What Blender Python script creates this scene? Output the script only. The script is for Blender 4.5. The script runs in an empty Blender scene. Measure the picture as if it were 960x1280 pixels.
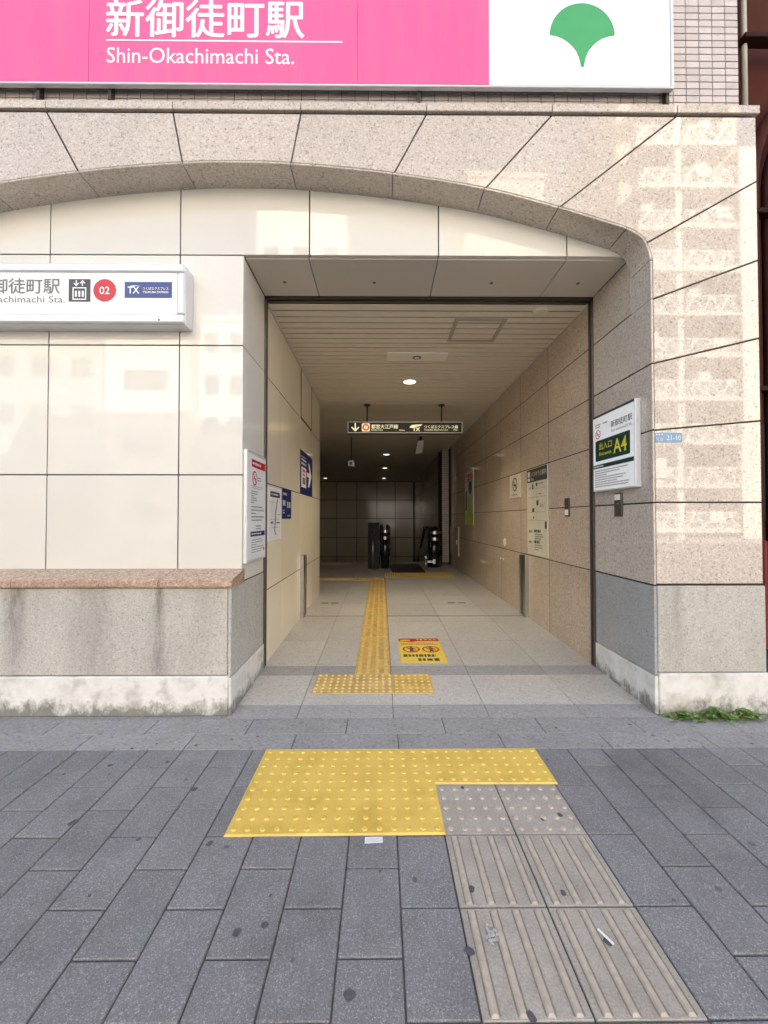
import bpy, bmesh, math, random
from mathutils import Vector
R = math.radians
random.seed(7)
S = bpy.context.scene
COL = S.collection

# ------------------------------------------------------------------ camera
cam = bpy.data.cameras.new("camera")
cam.sensor_fit = 'HORIZONTAL'; cam.sensor_width = 36.0
cam.lens = 482.0/960*36.0
cam.clip_start = 0.05; cam.clip_end = 2000
co = bpy.data.objects.new("camera", cam); COL.objects.link(co)
co.location = (0, 0, 1.327); co.rotation_euler = (R(90.95), 0, R(-0.4))
S.camera = co
# ------------------------------------------------------------------ sky, sun, exposure
SUN_EL, SUN_AZ = 42.0, 22.0          # the sun stands behind the station: its front is in open shade
w = bpy.data.worlds.new("World"); S.world = w; w.use_nodes = True
nt = w.node_tree; bg = nt.nodes["Background"]
sky = nt.nodes.new("ShaderNodeTexSky"); sky.sky_type = 'NISHITA'; sky.sun_disc = False
sky.sun_elevation = R(SUN_EL); sky.sun_rotation = R(SUN_AZ)
sky.air_density = 1.0; sky.dust_density = 4.0; sky.ozone_density = 0.6
nt.links.new(sky.outputs[0], bg.inputs[0]); bg.inputs[1].default_value = 0.09
sl = bpy.data.lights.new("sun", 'SUN'); sl.energy = 5.0; sl.angle = R(0.5); sl.color = (1, .95, .87)
so = bpy.data.objects.new("sun", sl); COL.objects.link(so)
d = Vector((math.sin(R(SUN_AZ))*math.cos(R(SUN_EL)), math.cos(R(SUN_AZ))*math.cos(R(SUN_EL)), math.sin(R(SUN_EL))))
so.rotation_euler = d.to_track_quat('Z', 'Y').to_euler(); so.location = (20, 40, 60)
vs = S.view_settings
vs.view_transform = 'Standard'; vs.look = 'None'; vs.gamma = 1; vs.use_curve_mapping = False
vs.exposure = 2.88
vs.use_white_balance = True; vs.white_balance_temperature = 6800; vs.white_balance_tint = 10
S.cycles.max_bounces = 10; S.cycles.diffuse_bounces = 6; S.cycles.glossy_bounces = 4
S.cycles.use_denoising = True

# ------------------------------------------------------------------ materials
def nmat(name):
    m = bpy.data.materials.new(name); m.use_nodes = True
    t = m.node_tree; b = t.nodes["Principled BSDF"]
    return m, t, b
def nd(t, k, **kw):
    n = t.nodes.new(k)
    for a, v in kw.items():
        if a in n.inputs.keys() if isinstance(a, str) else False: n.inputs[a].default_value = v
        else: setattr(n, a, v)
    return n
def ramp(t, fac, stops, interp='LINEAR'):
    r = t.nodes.new("ShaderNodeValToRGB"); r.color_ramp.interpolation = interp
    e = r.color_ramp.elements
    while len(e) < len(stops): e.new(.5)
    for k, (p, c) in enumerate(stops):
        e[k].position = p; e[k].color = (c[0], c[1], c[2], 1) if not isinstance(c, (int, float)) else (c, c, c, 1)
    t.links.new(fac, r.inputs[0]); return r
def mixc(t, fac, a, b, mode='MIX'):
    m = t.nodes.new("ShaderNodeMix"); m.data_type = 'RGBA'; m.blend_type = mode
    for sock, v in ((m.inputs[0], fac), (m.inputs[6], a), (m.inputs[7], b)):
        if hasattr(v, 'links') or isinstance(v, bpy.types.NodeSocket): t.links.new(v, sock)
        elif isinstance(v, (int, float)): sock.default_value = v
        else: sock.default_value = (v[0], v[1], v[2], 1)
    return m.outputs[2]
def coords(t, rnd=True, scale=(1, 1, 1)):
    g = t.nodes.new("ShaderNodeNewGeometry"); out = g.outputs['Position']
    mp = t.nodes.new("ShaderNodeMapping"); mp.inputs['Scale'].default_value = scale
    if rnd:
        oi = t.nodes.new("ShaderNodeObjectInfo"); ml = t.nodes.new("ShaderNodeMath"); ml.operation = 'MULTIPLY'
        ml.inputs[1].default_value = 37.0; t.links.new(oi.outputs['Random'], ml.inputs[0])
        t.links.new(ml.outputs[0], mp.inputs['Location'])
    t.links.new(out, mp.inputs[0]); return mp.outputs[0]
def noise(t, vec, scale, detail=3, rough=.55):
    n = t.nodes.new("ShaderNodeTexNoise"); n.inputs['Scale'].default_value = scale
    n.inputs['Detail'].default_value = detail; n.inputs['Roughness'].default_value = rough
    t.links.new(vec, n.inputs['Vector']); return n.outputs['Fac']
def cells(t, vec, scale):
    v = t.nodes.new("ShaderNodeTexVoronoi"); v.inputs['Scale'].default_value = scale
    t.links.new(vec, v.inputs['Vector'])
    s = t.nodes.new("ShaderNodeSeparateColor"); t.links.new(v.outputs['Color'], s.inputs[0]); return s.outputs[0]
def randval(t, lo, hi):
    oi = t.nodes.new("ShaderNodeObjectInfo"); m = t.nodes.new("ShaderNodeMapRange")
    m.inputs[3].default_value = lo; m.inputs[4].default_value = hi
    t.links.new(oi.outputs['Random'], m.inputs[0]); return m.outputs[0]
def mul(t, col, val):
    cb = t.nodes.new("ShaderNodeCombineColor")
    for k in range(3): t.links.new(val, cb.inputs[k])
    return mixc(t, 1.0, col, cb.outputs[0], 'MULTIPLY')
def bump(t, b, h, strength, dist=.002):
    n = t.nodes.new("ShaderNodeBump"); n.inputs['Strength'].default_value = strength; n.inputs['Distance'].default_value = dist
    t.links.new(h, n.inputs['Height']); t.links.new(n.outputs[0], b.inputs['Normal'])
def height_z(t):
    g = t.nodes.new("ShaderNodeNewGeometry"); s = t.nodes.new("ShaderNodeSeparateXYZ")
    t.links.new(g.outputs['Position'], s.inputs[0]); return s.outputs[2]
def math2(t, op, a, b):
    m = t.nodes.new("ShaderNodeMath"); m.operation = op
    for k, v in enumerate((a, b)):
        if isinstance(v, bpy.types.NodeSocket): t.links.new(v, m.inputs[k])
        else: m.inputs[k].default_value = v
    return m.outputs[0]

def plain(name, col, rough=.5, metal=0., var=.06, scale=6., emit=0., spec=.5):
    m, t, b = nmat(name)
    v = coords(t); n = noise(t, v, scale, 4)
    r = ramp(t, n, [(.3, [c*(1-var) for c in col]), (.7, [min(1, c*(1+var)) for c in col])])
    t.links.new(r.outputs[0], b.inputs['Base Color'])
    b.inputs['Roughness'].default_value = rough; b.inputs['Metallic'].default_value = metal
    b.inputs['Specular IOR Level'].default_value = spec
    if emit:
        b.inputs['Emission Color'].default_value = (*col, 1); b.inputs['Emission Strength'].default_value = emit
    return m
def granite(name, dark, mid, light, rough, scale=150, spec=.5, stain=0., bumpy=0., var=.05, streaks=()):
    m, t, b = nmat(name); v = coords(t)
    c1 = cells(t, v, scale); c2 = cells(t, v, scale*.55)
    r1 = ramp(t, c1, [(0, dark), (.2, mid), (.6, mid), (.95, light)])
    r2 = ramp(t, c2, [(0, [x*.86 for x in dark]), (.13, mid), (.7, mid), (1, light)])
    c = mixc(t, .5, r1.outputs[0], r2.outputs[0])
    n = noise(t, v, 1.6, 4); c = mul(t, c, ramp(t, n, [(.3, .93), (.7, 1.05)]).outputs[0])
    c = mul(t, c, randval(t, 1-var, 1+var))
    if stain:
        vv = coords(t, False, (2.6, 2.6, .5)); s = noise(t, vv, 1.3, 7, .68)
        f = ramp(t, s, [(.45, 0), (.72, 1)]); f2 = math2(t, 'MULTIPLY', f.outputs[0], stain)
        c = mixc(t, f2, c, (.20, .185, .155))
    if streaks:
        g = t.nodes.new("ShaderNodeNewGeometry"); sp = t.nodes.new("ShaderNodeSeparateXYZ"); t.links.new(g.outputs['Position'], sp.inputs[0])
        wob = noise(t, coords(t, False, (4, 4, 1.5)), 3.0, 6, .7); fine = noise(t, coords(t, False, (30, 30, 6)), 2.0, 5, .7)
        for x0, wid, z1, z0, amt in streaks:
            off = math2(t, 'ADD', sp.outputs[0], math2(t, 'MULTIPLY', math2(t, 'SUBTRACT', wob, .5), wid*1.2))
            dd = math2(t, 'ABSOLUTE', math2(t, 'SUBTRACT', off, x0), 0)
            mr = t.nodes.new("ShaderNodeMapRange"); t.links.new(dd, mr.inputs[0]); mr.inputs[1].default_value = 0; mr.inputs[2].default_value = wid; mr.inputs[3].default_value = 1; mr.inputs[4].default_value = 0
            mz = t.nodes.new("ShaderNodeMapRange"); t.links.new(sp.outputs[2], mz.inputs[0]); mz.inputs[1].default_value = z0; mz.inputs[2].default_value = z1; mz.inputs[3].default_value = .15; mz.inputs[4].default_value = 1
            f = math2(t, 'MULTIPLY', math2(t, 'MULTIPLY', mr.outputs[0], mz.outputs[0]), ramp(t, fine, [(.3, .25), (.6, 1)]).outputs[0])
            c = mixc(t, math2(t, 'MULTIPLY', f, amt), c, (.13, .115, .09))
    t.links.new(c, b.inputs['Base Color']); b.inputs['Roughness'].default_value = rough
    b.inputs['Specular IOR Level'].default_value = spec
    if bumpy: bump(t, b, noise(t, v, scale*.8, 3), bumpy, .003)
    elif rough < .05: bump(t, b, noise(t, v, 3.0, 2), .008, .01)
    return m

MT = {}
MT['granite'] = granite('polished_pink_granite', (.25, .20, .165), (.525, .462, .40), (.69, .62, .55), .03, 140, .45)
MT['granite_jamb'] = granite('honed_pink_granite', (.27, .215, .185), (.50, .438, .375), (.66, .59, .52), .16, 140, .5)
MT['granite_in'] = granite('polished_tan_granite', (.25, .185, .13), (.50, .40, .305), (.66, .55, .44), .10, 140)
MT['rough'] = granite('rough_grey_granite', (.27, .25, .22), (.43, .415, .375), (.56, .54, .49), .85, 170, .3, .38, .5, .05, ((-2.47, .09, .86, .28, .95), (-1.50, .05, .86, .28, .95), (-1.93, .20, .90, .2, .45), (-1.50, .12, .30, .60, .6), (-1.25, .22, .9, .2, .22), (2.02, .06, .88, .28, .4), (2.22, .02, .88, .7, .5)))
MT['roughblue'] = granite('flamed_grey_granite', (.22, .22, .22), (.335, .335, .33), (.44, .44, .43), .8, 170, .3, .15, .4)
MT['ledge'] = granite('brown_granite', (.15, .09, .06), (.37, .245, .165), (.60, .45, .34), .22, 110)
MT['floor'] = granite('floor_granite', (.26, .245, .22), (.47, .45, .41), (.60, .575, .53), .38, 150, .4, 0, .1)
MT['floordark'] = granite('floor_dark_granite', (.17, .165, .165), (.31, .30, .30), (.41, .40, .39), .45, 150, .4, 0, .1)
MT['border'] = granite('border_granite', (.16, .155, .15), (.285, .28, .272), (.38, .37, .36), .7, 120, .3, .3, .3)

def paver_mat():
    m, t, b = nmat('paving_concrete'); v = coords(t)
    c1 = cells(t, v, 330); c = ramp(t, c1, [(0, (.155, .152, .15)), (.45, (.205, .201, .198)), (.86, (.236, .231, .228)), (.97, (.35, .345, .34))]).outputs[0]
    g = coords(t, False); n = noise(t, g, 1.7, 5, .62)
    c = mul(t, c, ramp(t, n, [(.28, .68), (.46, .97), (.75, 1.06)]).outputs[0])
    n2 = noise(t, v, 7, 4); c = mul(t, c, ramp(t, n2, [(.3, .90), (.7, 1.07)]).outputs[0])
    c = mul(t, c, randval(t, .92, 1.08))
    t.links.new(c, b.inputs['Base Color']); b.inputs['Roughness'].default_value = .78; b.inputs['Specular IOR Level'].default_value = .35
    bump(t, b, noise(t, v, 260, 3), .5, .002); return m
MT['paver'] = paver_mat()
def plinth_mat():
    m, t, b = nmat('weathered_plinth_concrete'); v = coords(t, False)
    n = noise(t, v, 9, 6, .65)
    c = ramp(t, n, [(.25, (.50, .48, .43)), (.5, (.66, .645, .60)), (.75, (.74, .73, .69))]).outputs[0]
    s = noise(t, coords(t, False, (6, 6, 4.2)), 2.2, 8, .72)
    z = height_z(t)
    zz = nd(t, "ShaderNodeMapRange"); t.links.new(z, zz.inputs[0]); zz.inputs[1].default_value = .0; zz.inputs[2].default_value = .15
    zz.inputs[3].default_value = .33; zz.inputs[4].default_value = -.04
    f = math2(t, 'ADD', s, zz.outputs[0]); fr = ramp(t, f, [(.56, 0), (.78, 1)])
    c = mixc(t, math2(t, 'MULTIPLY', fr.outputs[0], .85), c, (.125, .12, .095))
    s2 = noise(t, coords(t, False, (2.2, 2.2, 2.2)), 1.7, 5, .6); f2 = ramp(t, s2, [(.55, 0), (.68, 1)])
    c = mixc(t, math2(t, 'MULTIPLY', f2.outputs[0], .62), c, (.27, .245, .20))
    t.links.new(c, b.inputs['Base Color']); b.inputs['Roughness'].default_value = .85
    bump(t, b, n, .4, .004); return m
MT['plinth'] = plinth_mat()
def cream_mat(name, col, rough):
    m, t, b = nmat(name); v = coords(t)
    n = noise(t, v, 1.5, 3); c = ramp(t, n, [(.3, [x*.97 for x in col]), (.7, [min(1, x*1.02) for x in col])]).outputs[0]
    f = noise(t, v, 420, 2); c = mul(t, c, ramp(t, f, [(.3, .97), (.7, 1.03)]).outputs[0])
    c = mul(t, c, randval(t, .93, 1.03))
    t.links.new(c, b.inputs['Base Color']); b.inputs['Roughness'].default_value = rough
    b.inputs['Specular IOR Level'].default_value = .42
    bump(t, b, noise(t, v, 2.5, 2), .015, .01); return m
MT['cream'] = cream_mat('cream_ceramic_panel', (.68, .660, .603), .03)
MT['cream_in'] = cream_mat('cream_passage_panel', (.78, .71, .565), .10)
MT['soffit'] = cream_mat('soffit_panel', (.62, .575, .52), .35)
MT['slat'] = plain('ceiling_slat_paint', (.75, .685, .56), .5, 0, .04)
MT['joint'] = plain('dark_joint_sealant', (.03, .023, .02), .9)
MT['mortar'] = plain('paving_joint_sand', (.09, .088, .085), .95, 0, .25, 30)
MT['concrete'] = plain('concrete', (.35, .33, .30), .85, 0, .15, 3)
MT['tile'] = granite('pinkish_facade_tile', (.46, .40, .37), (.50, .44, .41), (.54, .48, .45), .3, 60, .5, 0, 0, .08)
MT['grout'] = plain('tile_grout', (.20, .18, .165), .9)
MT['steel'] = plain('brushed_steel', (.50, .48, .45), .32, 1.0, .05)
MT['alu'] = plain('painted_aluminium', (.66, .67, .68), .35, .25, .03)
MT['darksteel'] = plain('dark_steel', (.07, .06, .05), .4, .6)
MT['bronze'] = plain('bronze_steel', (.16, .13, .11), .4, .7)
MT['black'] = plain('black_rubber', (.012, .012, .013), .35)
MT['blackgloss'] = plain('black_gloss_panel', (.015, .015, .022), .12)
MT['navypanel'] = plain('dark_navy_panel', (.010, .010, .02), .6, 0, .1, 6, 0, .3)
MT['fixture'] = plain('pale_fixture_plastic', (.86, .83, .74), .4, 0, .02)
MT['white'] = plain('white_print', (.80, .80, .79), .35, 0, .02)
MT['boardwhite'] = plain('white_board', (.80, .81, .82), .3, 0, .02)
MT['litwhite'] = plain('backlit_white_sign_face', (.80, .82, .84), .35, 0, .02, 6, .032)
MT['oldwhite'] = plain('yellowed_board', (.63, .59, .46), .35, 0, .03)
MT['ink'] = plain('dark_print', (.055, .055, .06), .45)
MT['greyink'] = plain('grey_print', (.16, .155, .15), .45)
MT['red'] = plain('red_print', (.52, .02, .03), .35)
def sheet(name, col):
    m, t, b = nmat(name); n = noise(t, coords(t, False, (6, 6, .5)), 2.0, 5, .65)
    f = ramp(t, n, [(.45, 0), (.75, 1)]); n2 = noise(t, coords(t, False), 1.2, 3)
    c = mixc(t, math2(t, 'MULTIPLY', f.outputs[0], .10), mul(t, col_node(t, col), ramp(t, n2, [(.3, .96), (.7, 1.02)]).outputs[0]), (.42, .38, .36))
    t.links.new(c, b.inputs['Base Color']); b.inputs['Roughness'].default_value = .3
    bump(t, b, noise(t, coords(t, False), 1.7, 2), .03, .01); return m
def col_node(t, col):
    r = t.nodes.new("ShaderNodeRGB"); r.outputs[0].default_value = (*col, 1); return r.outputs[0]
MT['pink'] = sheet('pink_sign_sheet', (.79, .10, .275)); MT['signwhite'] = sheet('white_sign_sheet', (.80, .81, .81))
MT['green'] = plain('green_emblem', (.04, .33, .10), .35)
MT['darkgreen'] = plain('dark_green_print', (.012, .055, .04), .35)
MT['yellowtext'] = plain('yellow_print', (.80, .72, .06), .4)
MT['blue'] = plain('blue_print', (.012, .018, .12), .55, 0, .06, 6, 0, .3)
MT['txblue'] = plain('blue_sign_print', (.035, .068, .23), .35)
MT['addr'] = plain('address_plate_enamel', (.17, .29, .44), .35, 0, .12, 40)
MT['addrtext'] = plain('address_print', (.52, .62, .76), .4)
MT['glow'] = plain('backlit_letters', (.95, .86, .55), .5, 0, .02, 6, .10)
MT['glowred'] = plain('backlit_red', (.80, .14, .07), .5, 0, .02, 6, .05)
MT['glowboard'] = plain('backlit_sign_face', (.014, .019, .011), .4)
MT['lamp'] = plain('lamp_diffuser', (1, .93, .78), .5, 0, .01, 6, .5)
MT['lime'] = plain('lime_print', (.42, .50, .05), .4)
MT['brown'] = plain('brown_red_metal', (.060, .015, .008), .7, 0, .2, 2, 0, .1)
MT['browndark'] = plain('dark_brown_metal', (.028, .009, .006), .7, 0, .2, 2, 0, .1)
MT['palepipe'] = plain('pale_pipe_paint', (.46, .44, .38), .5)
MT['asphalt'] = plain('asphalt', (.05, .05, .052), .9, 0, .25, 20)
MT['roadpaint'] = plain('road_paint', (.72, .72, .70), .7, 0, .1, 12)
MT['bldwhite'] = plain('pale_render_wall', (.72, .69, .62), .8, 0, .06, .8)
MT['bldtan'] = plain('tan_tile_wall', (.52, .43, .35), .8, 0, .08, .8)
MT['bldgrey'] = plain('grey_render_wall', (.30, .29, .29), .8, 0, .08, .8)
MT['glass'] = plain('dark_window_glass', (.04, .05, .055), .06)
MT['rail'] = plain('white_railing', (.80, .80, .77), .6)
MT['railpanel'] = plain('greenish_balcony_glass', (.17, .215, .19), .6)
MT['gum'] = plain('trodden_gum', (.085, .085, .088), .8, 0, .25, 90)
MT['oldgum'] = plain('faded_gum', (.125, .125, .128), .85, 0, .2, 60)
MT['grit'] = plain('grit_and_dry_soil', (.16, .13, .09), .9, 0, .4, 200)
MT['dryleaf'] = plain('dry_weed', (.34, .27, .12), .7, 0, .3, 60)
MT['paper'] = plain('paper_scrap', (.74, .76, .76), .7, 0, .08, 60)
MT['clearpatch'] = plain('worn_white_patch', (.46, .44, .41), .7, 0, .2, 60)
MT['greymark'] = plain('grey_tape_marking', (.40, .365, .30), .6)
MT['redbase'] = plain('dark_red_panel', (.26, .02, .03), .4)

def yellow_mat():
    m, t, b = nmat('yellow_rubber_mat'); v = coords(t, False)
    n = noise(t, v, 5, 5, .6); c = ramp(t, n, [(.3, (.58, .385, .07)), (.5, (.72, .49, .10)), (.75, (.78, .55, .135))]).outputs[0]
    n2 = noise(t, coords(t, False, (1, 2.5, 1)), 11, 5, .7); f = ramp(t, n2, [(.62, 0), (.76, 1)])
    c = mixc(t, math2(t, 'MULTIPLY', f.outputs[0], .5), c, (.78, .60, .18))
    n3 = noise(t, v, 26, 5, .7); f3 = ramp(t, n3, [(.60, 0), (.74, 1)])
    c = mixc(t, math2(t, 'MULTIPLY', f3.outputs[0], .35), c, (.33, .22, .06))
    t.links.new(c, b.inputs['Base Color']); b.inputs['Roughness'].default_value = .5
    bump(t, b, noise(t, v, 60, 4), .25, .003); return m
MT['yellow'] = yellow_mat()
MT['yellowstud'] = plain('yellow_stud_rubber', (.73, .485, .095), .42, 0, .16, 60)
MT['yellowin'] = plain('worn_yellow_tile', (.54, .355, .10), .5, 0, .25, 9)
MT['yellowrib'] = plain('worn_yellow_rib', (.64, .45, .16), .5, 0, .2, 30)
MT['yellowworn'] = plain('rubbed_stud_top', (.66, .52, .27), .5, 0, .15, 60)
MT['sticker'] = plain('yellow_sticker', (.76, .57, .07), .45, 0, .06, 30)
def pale_mat():
    m, t, b = nmat('pale_tactile_concrete'); v = coords(t)
    n = noise(t, v, 160, 3); c = ramp(t, n, [(.3, (.325, .29, .24)), (.7, (.455, .412, .35))]).outputs[0]
    n2 = noise(t, coords(t, False), 6, 5, .65); c = mul(t, c, ramp(t, n2, [(.3, .78), (.6, 1.03)]).outputs[0])
    t.links.new(c, b.inputs['Base Color']); b.inputs['Roughness'].default_value = .8
    bump(t, b, n, .4, .002); return m
MT['pale'] = pale_mat()
MT['palerib'] = plain('worn_tactile_rib', (.44, .385, .305), .7, 0, .15, 50)
MT['ribshadedirt'] = plain('shade_and_dirt_along_ribs', (.225, .198, .165), .9, 0, .25, 60)  # dark tone holds the painted shade of the rib edges as well as dirt
MT['leaf'] = plain('weed_leaf', (.105, .185, .04), .55, 0, .35, 40)
MT['leaf2'] = plain('young_weed_leaf', (.18, .28, .075), .55, 0, .3, 40)

# ------------------------------------------------------------------ object helpers
WL = {}
def wloc(o): return WL.get(o.name, Vector((0, 0, 0)))
def mk(name, mesh, parent=None, loc=None, rot=None):
    o = bpy.data.objects.new(name, mesh); COL.objects.link(o)
    loc = Vector(loc) if loc is not None else Vector((0, 0, 0))
    WL[o.name] = loc
    if parent is not None: o.parent = parent; o.location = loc-wloc(parent)
    else: o.location = loc
    if rot: o.rotation_euler = rot
    return o
def mesh_from(verts, faces, mat, center=True, smooth=False):
    c = Vector((0, 0, 0))
    if center:
        lo = Vector((min(v[k] for v in verts) for k in range(3))); hi = Vector((max(v[k] for v in verts) for k in range(3)))
        c = (lo+hi)/2
    me = bpy.data.meshes.new("mesh")
    me.from_pydata([Vector(v)-c for v in verts], [], faces); me.materials.append(mat)
    if smooth: me.polygons.foreach_set('use_smooth', [True]*len(me.polygons))
    me.update(); return me, c
def thing(name, label, cat, loc, group=None):
    o = mk(name, None, None, loc); o.empty_display_size = .1
    return tag(o, label, cat, group)
def tag(o, label, cat, group=None):
    o['label'] = label; o['category'] = cat
    if group: o['group'] = group
    return o
def geo(name, verts, faces, mat, parent=None, smooth=False, tilt=0, kind=None):
    me, c = mesh_from(verts, faces, MT[mat] if isinstance(mat, str) else mat, True, smooth)
    r = (random.uniform(-tilt, tilt), random.uniform(-tilt, tilt), random.uniform(-tilt, tilt)) if tilt else None
    o = mk(name, me, parent, c, r)
    if kind: o['kind'] = kind
    return o
BF = [(0, 3, 2, 1), (4, 5, 6, 7), (0, 1, 5, 4), (1, 2, 6, 5), (2, 3, 7, 6), (3, 0, 4, 7)]
def bverts(x0, x1, y0, y1, z0, z1):
    return [(x0, y0, z0), (x1, y0, z0), (x1, y1, z0), (x0, y1, z0), (x0, y0, z1), (x1, y0, z1), (x1, y1, z1), (x0, y1, z1)]
def bevbox_data(x0, x1, y0, y1, z0, z1, b):
    """box with chamfered edges: 24 verts, 26 faces"""
    bm = bmesh.new()
    vs_ = [bm.verts.new(v) for v in bverts(x0, x1, y0, y1, z0, z1)]
    for f in BF: bm.faces.new([vs_[k] for k in f])
    if b > 0: bmesh.ops.bevel(bm, geom=bm.edges[:], offset=b, segments=1, affect='EDGES')
    bm.verts.index_update()
    V = [tuple(v.co) for v in bm.verts]; F = [tuple(v.index for v in f.verts) for f in bm.faces]
    bm.free(); return V, F
def box(name, x0, x1, y0, y1, z0, z1, mat, parent=None, b=0., tilt=0, kind=None):
    V, F = bevbox_data(x0, x1, y0, y1, z0, z1, b)
    return geo(name, V, F, mat, parent, False, tilt, kind)
class MB:
    def __init__(s): s.V = []; s.F = []
    def add(s, V, F):
        k = len(s.V); s.V += list(V); s.F += [tuple(i+k for i in f) for f in F]; return s
    def box(s, *a, b=0.): return s.add(*(bevbox_data(*a, b) if b else (bverts(*a), BF)))
    def bar(s, p, q, r, n=8):
        p, q = Vector(p), Vector(q); a = (q-p).normalized(); u = a.orthogonal().normalized(); v = a.cross(u)
        V = [tuple(c+(u*math.cos(2*math.pi*i/n)+v*math.sin(2*math.pi*i/n))*r) for c in (p, q) for i in range(n)]
        F = [(i, (i+1) % n, n+(i+1) % n, n+i) for i in range(n)]+[tuple(range(n))[::-1], tuple(range(n, 2*n))]
        return s.add(V, F)
    def tube(s, pts, r, n=10):
        pts = [Vector(p) for p in pts]; V = []; F = []
        for i, p in enumerate(pts):
            t_ = (pts[min(i+1, len(pts)-1)]-pts[max(i-1, 0)]).normalized(); u = t_.orthogonal().normalized() if abs(t_.y) > .99 else t_.cross(Vector((0, 1, 0))).normalized(); v = t_.cross(u)
            V += [tuple(p+(u*math.cos(2*math.pi*k/n)+v*math.sin(2*math.pi*k/n))*r) for k in range(n)]
        for i in range(len(pts)-1): F += [(i*n+k, i*n+(k+1) % n, i*n+n+(k+1) % n, i*n+n+k) for k in range(n)]
        return s.add(V, F)
    def strip(s, p, q, wv, tv):
        p, q, wv, tv = Vector(p), Vector(q), Vector(wv)/2, Vector(tv)/2
        V = [p-wv-tv, p+wv-tv, p+wv+tv, p-wv+tv, q-wv-tv, q+wv-tv, q+wv+tv, q-wv+tv]
        return s.add([tuple(x) for x in V], BF)
    def obj(s, name, mat, parent=None, smooth=False, kind=None): return geo(name, s.V, s.F, mat, parent, smooth, 0, kind)
def inset(poly, ds):
    """offset every edge of a counter-clockwise polygon inwards by its own distance"""
    n = len(poly); out = []
    for i in range(n):
        p0, p1, p2 = poly[i-1], poly[i], poly[(i+1) % n]
        a = Vector((p1[0]-p0[0], p1[1]-p0[1])).normalized(); b = Vector((p2[0]-p1[0], p2[1]-p1[1])).normalized()
        na, nb = Vector((-a.y, a.x)), Vector((-b.y, b.x)); da, db = ds[i-1], ds[i]
        A = Vector(p1)+na*da; B = Vector(p1)+nb*db; cr = a.x*b.y-a.y*b.x
        if abs(cr) < 1e-4: out.append(A)
        else:
            t_ = ((B.x-A.x)*b.y-(B.y-A.y)*b.x)/cr; out.append(A+a*t_)
    return [(p.x, p.y) for p in out]
def area(poly): return .5*sum(poly[i-1][0]*poly[i][1]-poly[i][0]*poly[i-1][1] for i in range(len(poly)))
def prism_y(poly, y0, y1, ch=0.):
    """polygon in x,z (counter-clockwise seen from -Y) extruded along Y; ch chamfers the front edge"""
    if area(poly) < 0: poly = poly[::-1]
    n = len(poly); rings = []
    if ch: rings.append([(p[0], y0, p[1]) for p in inset(poly, [ch]*n)]); rings.append([(p[0], y0+ch, p[1]) for p in poly])
    else: rings.append([(p[0], y0, p[1]) for p in poly])
    rings.append([(p[0], y1, p[1]) for p in poly])
    V = sum(rings, []); F = [tuple(range(n)), tuple(range((len(rings)-1)*n, len(rings)*n))[::-1]]
    for r in range(len(rings)-1):
        for i in range(n): F.append((r*n+i, r*n+n+i, r*n+n+(i+1) % n, r*n+(i+1) % n))
    return V, F
# --- a flat drawing frame: origin o, axes u (right) and v (up) as seen by a reader, n towards the reader
class Frame:
    def __init__(s, o, u, v): s.o, s.u, s.v = Vector(o), Vector(u).normalized(), Vector(v).normalized(); s.n = s.u.cross(s.v)
    def p(s, x, y, e=0.): return tuple(s.o+s.u*x+s.v*y+s.n*e)
def flat(name, fr, pts, mat, parent, e=.0015, th=.001, kind=None):
    if area(pts) < 0: pts = pts[::-1]
    n = len(pts); V = [fr.p(x, y, e) for x, y in pts]+[fr.p(x, y, e-th) for x, y in pts]
    F = [tuple(range(n)), tuple(range(n, 2*n))[::-1]]+[(n+i, n+(i+1) % n, (i+1) % n, i) for i in range(n)]
    return geo(name, V, F, mat, parent, kind=kind)
def rect(x0, y0, x1, y1): return [(x0, y0), (x1, y0), (x1, y1), (x0, y1)]
def disc(cx, cy, r, n=32, ry=None): return [(cx+r*math.cos(2*math.pi*i/n), cy+(ry or r)*math.sin(2*math.pi*i/n)) for i in range(n)]
def ring(name, fr, cx, cy, r0, r1, mat, parent, e=.0015, n=32, kind=None):
    V = [fr.p(cx+r*math.cos(2*math.pi*i/n), cy+r*math.sin(2*math.pi*i/n), e) for r in (r0, r1) for i in range(n)]
    F = [(i, n+i, n+(i+1) % n, (i+1) % n) for i in range(n)]
    return geo(name, V, F, mat, parent, kind=kind)
def prints(name, fr, rects, mat, parent, e=.0015):
    """many small strokes of print as one mesh"""
    V, F = [], []
    for q in rects:
        pts = rect(*q) if len(q) == 4 and not isinstance(q[0], tuple) else q
        k = len(V); V += [fr.p(x, y, e) for x, y in pts]; F.append(tuple(range(k, k+len(pts))))
    return geo(name, V, F, mat, parent, kind='stuff')
def greek(x0, x1, y0, y1, rows, rng, fill=.55, gl=.011):
    out = []; st = (y1-y0)/rows
    for k in range(rows):
        y = y1-st*(k+.5); x = x0; end = x0+(x1-x0)*rng.uniform(.72, 1) if k % 3 != 2 else x0+(x1-x0)*rng.uniform(.35, .8)
        while x < end:
            L = gl*rng.uniform(.5, 1.1); hh = st*fill*.5*rng.uniform(.75, 1)
            out.append((x, y-hh, min(x+L, end), y+hh)); x += L+gl*.28
    return out
_tc = {}
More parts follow.
